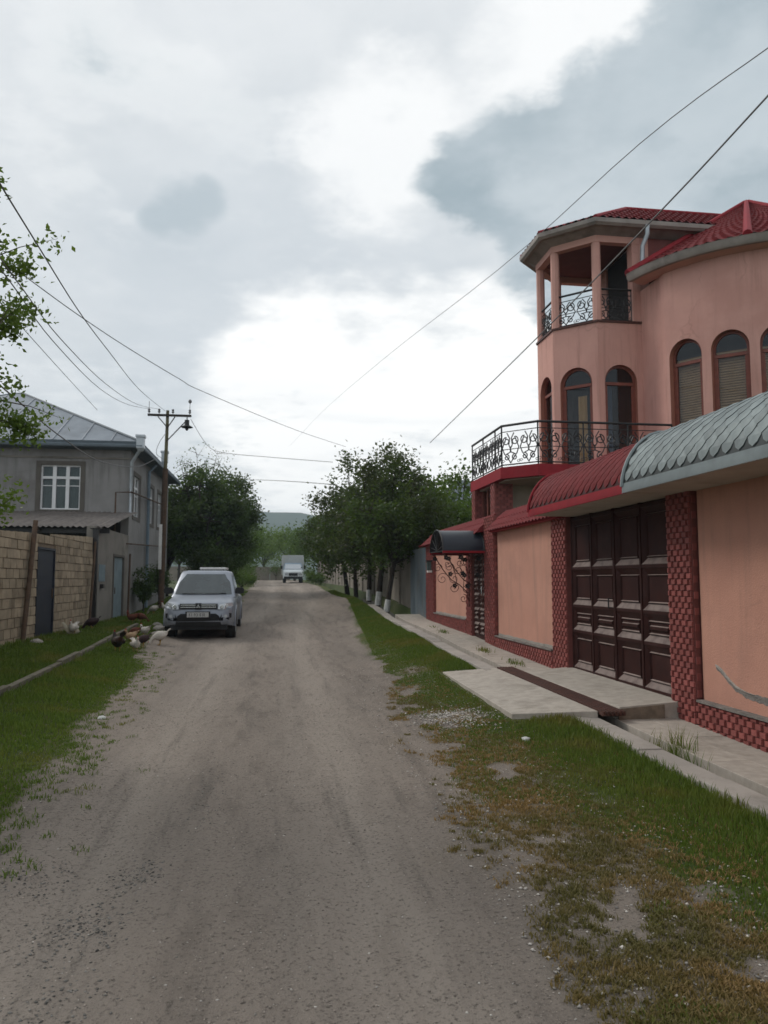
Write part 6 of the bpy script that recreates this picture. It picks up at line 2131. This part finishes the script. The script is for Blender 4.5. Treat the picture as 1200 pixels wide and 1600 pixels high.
def hen(label, x, y, ang, mat, pose='stand', s=1.0, tail=1.0, group='chickens by the house'):
    z = float(ground_z(np.array([x]), np.array([y]))[0])
    root = thing('chicken', label, 'chicken', (0, 0, 0), group)
    m = MB()
    if pose == 'peck':
        ax = [(-0.17, 0.30, 0.012, .03), (-0.14, 0.275, 0.045, .055), (-0.08, 0.24, 0.085, .095), (0.0, 0.215, 0.105, .115), (0.08, 0.20, 0.085, .095), (0.13, 0.185, 0.052, .058), (0.18, 0.14, 0.034, .036), (0.215, 0.085, 0.028, .03), (0.235, 0.05, 0.028, .028), (0.25, 0.02, 0.012, .012)]
    else:
        ax = [(-0.19, 0.335, 0.010, .03), (-0.15, 0.30, 0.040, .055), (-0.09, 0.245, 0.080, .090), (-0.01, 0.215, 0.105, .115), (0.07, 0.225, 0.090, .105), (0.115, 0.265, 0.058, .066), (0.13, 0.32, 0.038, .040), (0.14, 0.365, 0.031, .031), (0.158, 0.385, 0.028, .026), (0.185, 0.380, 0.010, .010)]
    rings = []
    for i, (px, pz, ry, rz) in enumerate(ax):
        a, b = ax[max(i - 1, 0)], ax[min(i + 1, len(ax) - 1)]
        tx, tz = b[0] - a[0], b[1] - a[1]
        n = math.hypot(tx, tz)
        nx, nz = -tz / n, tx / n
        rings.append([(px + nx * rz * math.sin(t), ry * math.cos(t), pz + nz * rz * math.sin(t)) for t in np.linspace(0, 2 * math.pi, 12, endpoint=False)])
    m.loft(rings)
    body_ = m.build('body', mat, root, smooth=True)
    tl = MB()
    for k in range(7):
        a = R(-30 + 10 * k)
        up = 0.62 + 0.1 * math.cos(a * 2)
        L_ = 0.16 * tail
        bx, bz = -0.135, 0.27
        tip_ = (bx - L_ * (0.75 + 0.2 * abs(math.sin(a))), 0.16 * math.sin(a), bz + L_ * up * (1.0 - 0.35 * abs(math.sin(a))))
        mid = ((bx + tip_[0]) / 2 - 0.01, tip_[1] * 0.6, (bz + tip_[2]) / 2 + 0.035 * tail)
        w_ = 0.022
        tl.add([(bx, -0.012, bz), (bx, 0.012, bz), (mid[0], mid[1] + w_, mid[2]), tip_, (mid[0], mid[1] - w_, mid[2])], [(0, 1, 2, 4), (4, 2, 3)])
    tl.build('tail', mat if tail < 1.3 else 'henblack', root)
    for sy in (-1, 1):
        wg = MB()
        pr = [(-0.14, 0.235, .01), (-0.08, 0.22, .045), (0.0, 0.225, .055), (0.06, 0.235, .03)]
        wg.loft([[(px, sy * (0.088 + 0.022 * math.sin(math.pi * (i + 0.5) / 4) + 0.012 * math.cos(t)), pz + r * math.sin(t)) for t in np.linspace(0, 2 * math.pi, 8, endpoint=False)] for i, (px, pz, r) in enumerate(pr)])
        wg.build('wing', mat, root, smooth=True)
        lg = MB()
        lg.tube([(0.0, sy * 0.045, 0.14), (-0.012, sy * 0.045, 0.075), (0.0, sy * 0.045, 0.006)], [0.022, 0.008, 0.007], 6)
        for a in (-0.5, 0, 0.5):
            lg.tube([(0, sy * 0.045, 0.006), (0.05 * math.cos(a), sy * 0.045 + 0.05 * math.sin(a), 0.004)], 0.005, 4)
        lg.build('leg', 'shank', root)
    hx, hz = ax[-2][0], ax[-2][1]
    cm = MB()
    if pose == 'peck':
        cm.add([(hx - 0.03, 0, hz + 0.03), (hx + 0.03, 0, hz + 0.045), (hx + 0.03, 0, hz + 0.005), (hx, 0.006, hz + 0.02), (hx, -0.006, hz + 0.02)], [(0, 1, 3), (0, 4, 1), (1, 2, 3), (1, 4, 2), (0, 3, 4), (2, 4, 3)])
    else:
        cm.prism([(hx - 0.03, -0.005), (hx + 0.022, -0.005), (hx + 0.022, 0.005), (hx - 0.03, 0.005)], hz + 0.018, [hz + 0.062, hz + 0.045, hz + 0.045, hz + 0.062])
        MB().tube([(hx + 0.022, 0, hz - 0.018), (hx + 0.02, 0, hz - 0.05)], [0.008, 0.012], 6).build('wattle', 'comb', root)
    cm.build('comb', 'comb', root)
    bk_ = MB()
    bx, bz = ax[-1][0], ax[-1][1]
    d = (0.022, -0.004) if pose != 'peck' else (0.01, -0.02)
    bk_.tube([(bx - d[0] * 0.5, 0, bz - d[1] * 0.5), (bx + d[0], 0, bz + d[1])], [0.010, 0.001], 5)
    bk_.build('beak', 'shank', root)
    root.location = (x, y, z + 0.002)
    root.rotation_euler = (0, 0, ang)
    s *= 0.78
    root.scale = (s, s, s)
    root['_o'] = (x, y, z)
    return root


hen('black rooster with red brown back standing at the kerb end', -3.10, 16.2, R(125), 'henblack', 'stand', 1.30, 1.6)
hen('white hen standing on the grass in front of the others', -2.80, 16.5, R(-60), 'henwhite', 'stand', 1.0)
hen('buff hen standing close behind the front white hen', -3.20, 18.2, R(200), 'henbuff', 'stand', 0.95)
hen('red brown hen pecking behind the buff hen', -3.30, 19.3, R(170), 'henbrown', 'peck', 1.0)
hen('white hen with raised neck between the brown hens', -3.15, 19.8, R(150), 'henwhite', 'stand', 1.0)
hen('dark brown hen pecking beside the pickup side of the flock', -2.82, 17.5, R(215), 'hendark', 'peck', 1.05)
hen('cream white hen pecking right beside the pickup wheel', -2.56, 18.2, R(200), 'henwhite', 'peck', 1.25)
hen('white hen pecking near the grey house wall left of the other', -4.20, 28.2, R(160), 'henwhite', 'peck', 1.25)
hen('white hen nearest the pickup near the grey house wall', -3.80, 28.4, R(185), 'henwhite', 'stand', 1.2)
hen('red brown hen farther back on the left side of the flock', -4.15, 23.8, R(190), 'henbrown', 'stand', 1.15)
hen('red brown hen pecking farther back on the right side', -3.95, 24.1, R(10), 'henbrown', 'peck', 1.15)
hen('white hen standing alone by the stone wall', -4.72, 19.3, R(255), 'henwhite', 'stand', 1.1)
hen('dark brown hen sitting low by the black post', -4.72, 21.2, R(175), 'hendark', 'peck', 1.3)

# sack and stones by the wall, broken kerb pieces near the car
bg_ = MB()
zs_ = gz1(-4.85, 19.6)
rings = []
for k, (t, r, zc) in enumerate(((0, 0.02, 0.30), (0.1, 0.07, 0.26), (0.28, 0.09, 0.14), (0.5, 0.10, 0.10), (0.75, 0.09, 0.09), (0.88, 0.06, 0.08), (0.95, 0.015, 0.07))):
    rings.append([(-4.92 + 0.30 * t, 19.1 + 0.5 * t + r * math.cos(a) * 0.9, zs_ + zc + r * 0.9 * math.sin(a)) for a in np.linspace(0, 2 * math.pi, 10, endpoint=False)])
bg_.loft(rings)
tag(bg_.build('sack', 'bag', smooth=True), 'pale crumpled sack lying beside the slate blue door', 'sack')


def rock(name, label, x, y, r, mat, cat='stone', sq=0.6, seed=0, group=None):
    rs = np.random.default_rng(seed)
    bm = bmesh.new()
    bmesh.ops.create_icosphere(bm, subdivisions=2, radius=1)
    for v in bm.verts:
        v.co *= 1 + rs.uniform(-0.18, 0.15)
    z = float(ground_z(np.array([x]), np.array([y]))[0])
    me = bpy.data.meshes.new(name)
    for v in bm.verts:
        v.co = Vector((v.co.x * r * rs.uniform(0.95, 1.05), v.co.y * r * 0.8, v.co.z * r * sq))
    bm.to_mesh(me)
    bm.free()
    me.materials.append(MT[mat])
    o = bpy.data.objects.new(name, me)
    COL.objects.link(o)
    o.location = (x, y, z + r * sq * 0.35)
    return tag(o, label, cat, group)


rock('stone', 'pale stone at the foot of the stone wall left of the slate blue door', -4.85, 16.9, 0.13, 'concrete', seed=1)
for k, (x, y, r, lab) in enumerate(((-3.05, 21.6, 0.20, 'largest pale kerb fragment beside the pickup'), (-2.95, 20.4, 0.14, 'pale kerb fragment nearest the pickup wheel'), (-3.3, 22.9, 0.16, 'pale kerb fragment farthest back beside the pickup'))):
    rock('kerb_fragment', lab, x, y, r, 'concrete', 'rubble', 0.55, 10 + k, 'kerb fragments beside the pickup')
rock('stone', 'single white stone in the right verge grass below the ramp', 2.42, 7.3, 0.045, 'whitewash', seed=4)
rock('stone', 'white stone at the edge of the left grass', -1.95, 9.4, 0.05, 'whitewash', seed=5)

# ------------------------------------------------------------------ loose gravel, grass, low plants


def stones(name, X, Y, S, mat, sink=0.25):
    n = len(X)
    base = np.array([(1, 0, 0), (-1, 0, 0), (0, 1, 0), (0, -1, 0), (0, 0, 1), (0, 0, -1)], float)
    tri = np.array([(0, 2, 4), (2, 1, 4), (1, 3, 4), (3, 0, 4), (2, 0, 5), (1, 2, 5), (3, 1, 5), (0, 3, 5)])
    Z = ground_z(X, Y)
    a = rng.uniform(0, 2 * np.pi, n)
    sc = S[:, None, None] * rng.uniform(0.55, 1.25, (n, 6, 1)) * np.array([1, 0.8, 0.5])
    V = base[None] * sc
    c, s_ = np.cos(a)[:, None], np.sin(a)[:, None]
    V = np.stack([V[..., 0] * c - V[..., 1] * s_, V[..., 0] * s_ + V[..., 1] * c, V[..., 2]], -1)
    V += np.stack([X, Y, Z + S * sink * 0.6], -1)[:, None, :]
    F = (tri[None] + (np.arange(n) * 6)[:, None, None]).reshape(-1, 3)
    me = pydata(name, V.reshape(-1, 3), F, MT[mat])
    return link(name, me, 'stuff')


def scatter_y(n, y0, y1, pw=1.6):
    """more points close to the camera"""
    u = rng.uniform(0, 1, n)
    return y0 * (y1 / y0) ** (u ** pw)


n = 60000
Y = scatter_y(n, 2.2, 26, 1.25)
X = rng.uniform(0, 1, n) * (eRf(Y) - eLf(Y) + 1.6) + eLf(Y) - 0.6
keep = fbm(X * 1.6, Y * 0.5, 51) + rng.uniform(-0.25, 0.25, n) > 0.40
X, Y = X[keep], Y[keep]
S = 0.0026 + 0.0065 * rng.uniform(0, 1, len(X)) ** 4 + 0.0003 * Y
stones('gravel', X, Y, S, 'pebble')
n = 1500
Y = scatter_y(n, 2.2, 20, 1.2)
X = rng.uniform(0, 1, n) * (eRf(Y) - eLf(Y) + 1.4) + eLf(Y) - 0.4
stones('gravel', X, Y, 0.003 + 0.007 * rng.uniform(0, 1, n) ** 2, 'pale_pebble')
# darker gravel patches in the lane and the pale heap on the verge
PX, PY, PS = [], [], []
for (gx, gy, sx, sy, k) in ((-0.86, 3.95, 0.20, 0.30, 420), (-0.72, 4.5, 0.15, 0.20, 180), (-1.3, 4.55, 0.20, 0.20, 200), (-0.85, 3.1, 0.22, 0.30, 260), (-0.45, 6.0, 0.10, 0.9, 120)):
    PX.append(rng.normal(gx, sx * 0.6, k))
    PY.append(rng.normal(gy, sy * 0.6, k))
PX, PY = np.concatenate(PX), np.concatenate(PY)
stones('gravel', PX, PY, 0.004 + 0.008 * rng.uniform(0, 1, len(PX)) ** 2, 'darkpebble')
n = 1500
stones('gravel', rng.normal(2.05, 0.20, n), rng.normal(8.65, 0.28, n), 0.009 + 0.012 * rng.uniform(0, 1, n) ** 2, 'pale_pebble', 1.0)
n = 2600
X, Y = rng.uniform(1.1, 2.9, n), scatter_y(n, 2.8, 14, 1.0)
stones('gravel', X, Y, 0.006 + 0.010 * rng.uniform(0, 1, n) ** 2, 'pale_pebble', 0.5)


def blades(name, X, Y, H, W, mat, lean=0.45, z=None, parent=None):
    n = len(X)
    Z = ground_z(X, Y) if z is None else z
    a = rng.uniform(0, 2 * np.pi, n)
    dx, dy = np.cos(a), np.sin(a)
    b = rng.uniform(0, 2 * np.pi, n)
    lx, ly = np.cos(b) * lean * H * rng.uniform(0.3, 1.2, n), np.sin(b) * lean * H * rng.uniform(0.3, 1.2, n)
    V = np.stack([np.stack([X - dx * W, Y - dy * W, Z - 0.01], -1), np.stack([X + dx * W, Y + dy * W, Z - 0.01], -1),
                  np.stack([X + dx * W * 0.7 + lx * 0.4, Y + dy * W * 0.7 + ly * 0.4, Z + H * 0.62], -1), np.stack([X - dx * W * 0.7 + lx * 0.4, Y - dy * W * 0.7 + ly * 0.4, Z + H * 0.62], -1),
                  np.stack([X + lx, Y + ly, Z + H], -1)], 1).reshape(-1, 3)
    i = np.arange(n) * 5
    F = np.concatenate([np.stack([i, i + 1, i + 2], -1), np.stack([i, i + 2, i + 3], -1), np.stack([i + 3, i + 2, i + 4], -1)])
    me = pydata(name, V, F, MT[mat])
    return link(name, me, 'stuff')


def pick(n, xf, y0, y1, pw, which, thr=0.35):
    Y = scatter_y(n, y0, y1, pw)
    X = xf(Y, rng.uniform(0, 1, n))
    v = vegmap(X, Y)[which]
    k = v > thr + rng.uniform(-0.3, 0.3, n)
    return X[k], Y[k]


def outside_slab(X, Y):
    return ~((X > 2.55) & (Y > 8.15) & (Y < 12.0))


# right verge
X, Y = pick(120000, lambda y, u: eRf(y) + (XK0 + 0.01 - eRf(y)) * u, 2.6, 40, 1.05, 0)
k = outside_slab(X, Y)
X, Y = X[k], Y[k]
tall = np.clip((X - 2.3) / 0.8, 0, 1)
H = (0.016 + 0.050 * tall) * np.clip((XK0 + 0.02 - X) / 0.12, 0.35, 1) * rng.uniform(0.6, 1.35, len(X)) * (0.6 + 0.8 * fbm(X * 2, Y * 2, 61))
blades('grass', X, Y, H, 0.0022 + 0.00035 * Y, 'grass')
Xq, Yq = pick(70000, lambda y, u: eRf(y) + (XK0 - eRf(y)) * u, 2.6, 16, 1.0, 1, 0.55)
kq = outside_slab(Xq, Yq) & (fbm(Xq * 2.6, Yq * 2.2, 71) > 0.40 + 0.16 * np.clip((6.5 - Yq) / 2.0, 0, 1))
Xq, Yq = Xq[kq], Yq[kq]
blades('grass', Xq, Yq, 0.020 * rng.uniform(0.5, 1.5, len(Xq)), 0.002 + 0.0003 * Yq, 'grass', 0.9)
# left verge
X, Y = pick(130000, lambda y, u: XLW + 0.02 + (eLf(y) + 0.5 - XLW) * u, 4.2, 45, 0.8, 0)
H = 0.055 * rng.uniform(0.55, 1.4, len(X)) * (0.5 + 0.9 * fbm(X * 1.6, Y * 1.6, 63)) * np.clip((eLf(Y) + 0.15 - X) / 0.7, 0.35, 1)
blades('grass', X, Y, H, 0.003 + 0.00045 * Y, 'grass')
# longer grass at the walls and kerbs
n = 4200
Y = scatter_y(n, 5, 27, 0.8)
X = np.where(rng.uniform(0, 1, n) < 0.75, XLW + 0.03 + 0.16 * rng.uniform(0, 1, n) ** 2, np.interp(Y, [5, 10.4, 18, 24], [-3.25, -3.38, -3.66, -3.75]) + rng.normal(-0.05, 0.14, n))
blades('grass', X, Y, 0.11 * rng.uniform(0.5, 1.3, n), 0.004 + 0.0003 * Y, 'grass')
n = 1100
Y = rng.uniform(3, 8.2, n)
blades('grass', XK0 - 0.01 - 0.12 * rng.uniform(0, 1, n) ** 2, Y, 0.075 * rng.uniform(0.5, 1.5, n), np.full(n, 0.0035), 'grass')
# dry creeping tufts near the camera
nt = 12500
TY_ = scatter_y(nt, 2.5, 13, 1.15)
TX_ = eRf(TY_) - 0.12 + (XK0 - eRf(TY_) + 0.12) * rng.uniform(0, 1, nt)
v = vegmap(TX_, TY_)[1]
k = v > 0.3 + rng.uniform(-0.25, 0.3, nt)
TX_, TY_ = TX_[k], TY_[k]
k = outside_slab(TX_, TY_)
TX_, TY_ = TX_[k], TY_[k]
m_ = 16
r_ = rng.uniform(0.012, 0.045, len(TX_))
X = (TX_[:, None] + rng.normal(size=(len(TX_), m_)) * r_[:, None] * 0.6).ravel()
Y = (TY_[:, None] + rng.normal(size=(len(TX_), m_)) * r_[:, None] * 0.6).ravel()
blades('ground_plants', X, Y, 0.017 * rng.uniform(0.5, 1.5, len(X)), np.full(len(X), 0.0036), 'drygrass', 1.1)
nt = 420
TY_ = scatter_y(nt, 4.5, 17, 1.0)
TX_ = eLf(TY_) + rng.normal(-0.02, 0.22, nt)
X = (TX_[:, None] + rng.normal(size=(nt, 16)) * 0.03).ravel()
Y = (TY_[:, None] + rng.normal(size=(nt, 16)) * 0.03).ravel()
blades('ground_plants', X, Y, 0.025 * rng.uniform(0.5, 1.5, len(X)), np.full(len(X), 0.004), 'grass', 0.9)
# weeds growing out of the walkway joints and the ditch
for kk, (x, y, nn, hh, sx, sy, lab) in enumerate(((3.70, 6.72, 60, 0.26, 0.03, 0.10, 'tall thin weeds growing in the drain beside the right walkway'), (3.58, 6.66, 160, 0.10, 0.04, 0.22, 'low green weed clump filling the drain'),
                                      (3.95, 12.4, 70, 0.07, 0.05, 0.16, 'small weed on the walkway just beyond the gate ramp'), (3.90, 14.2, 80, 0.08, 0.05, 0.18, 'small weed on the walkway in front of the second wall panel'),
                                      (3.92, 17.6, 60, 0.08, 0.05, 0.2, 'small weed on the walkway beyond the entrance door'), (3.95, 19.0, 30, 0.05, 0.05, 0.2, 'faint weed on the walkway nearest the far brick pillar'))):
    X, Y = rng.normal(x, sx, nn), rng.normal(y, sy, nn)
    zz = np.interp(Y, YK, ZK) - (0.20 if x < 3.68 else (0.1 if x < 3.8 else 0.0))
    o = blades('weed', X, Y, (hh + (0.18 if x < 3.68 else 0)) * rng.uniform(0.5, 1.2, nn), np.full(nn, 0.006 if x > 3.8 else 0.004), 'grass', 0.35, z=zz)
    o['kind'] = 'thing'
    tag(o, lab, 'weed', 'weeds in the walkway joints')

for o in scene.objects:
    if '_o' in o:
        del o['_o']
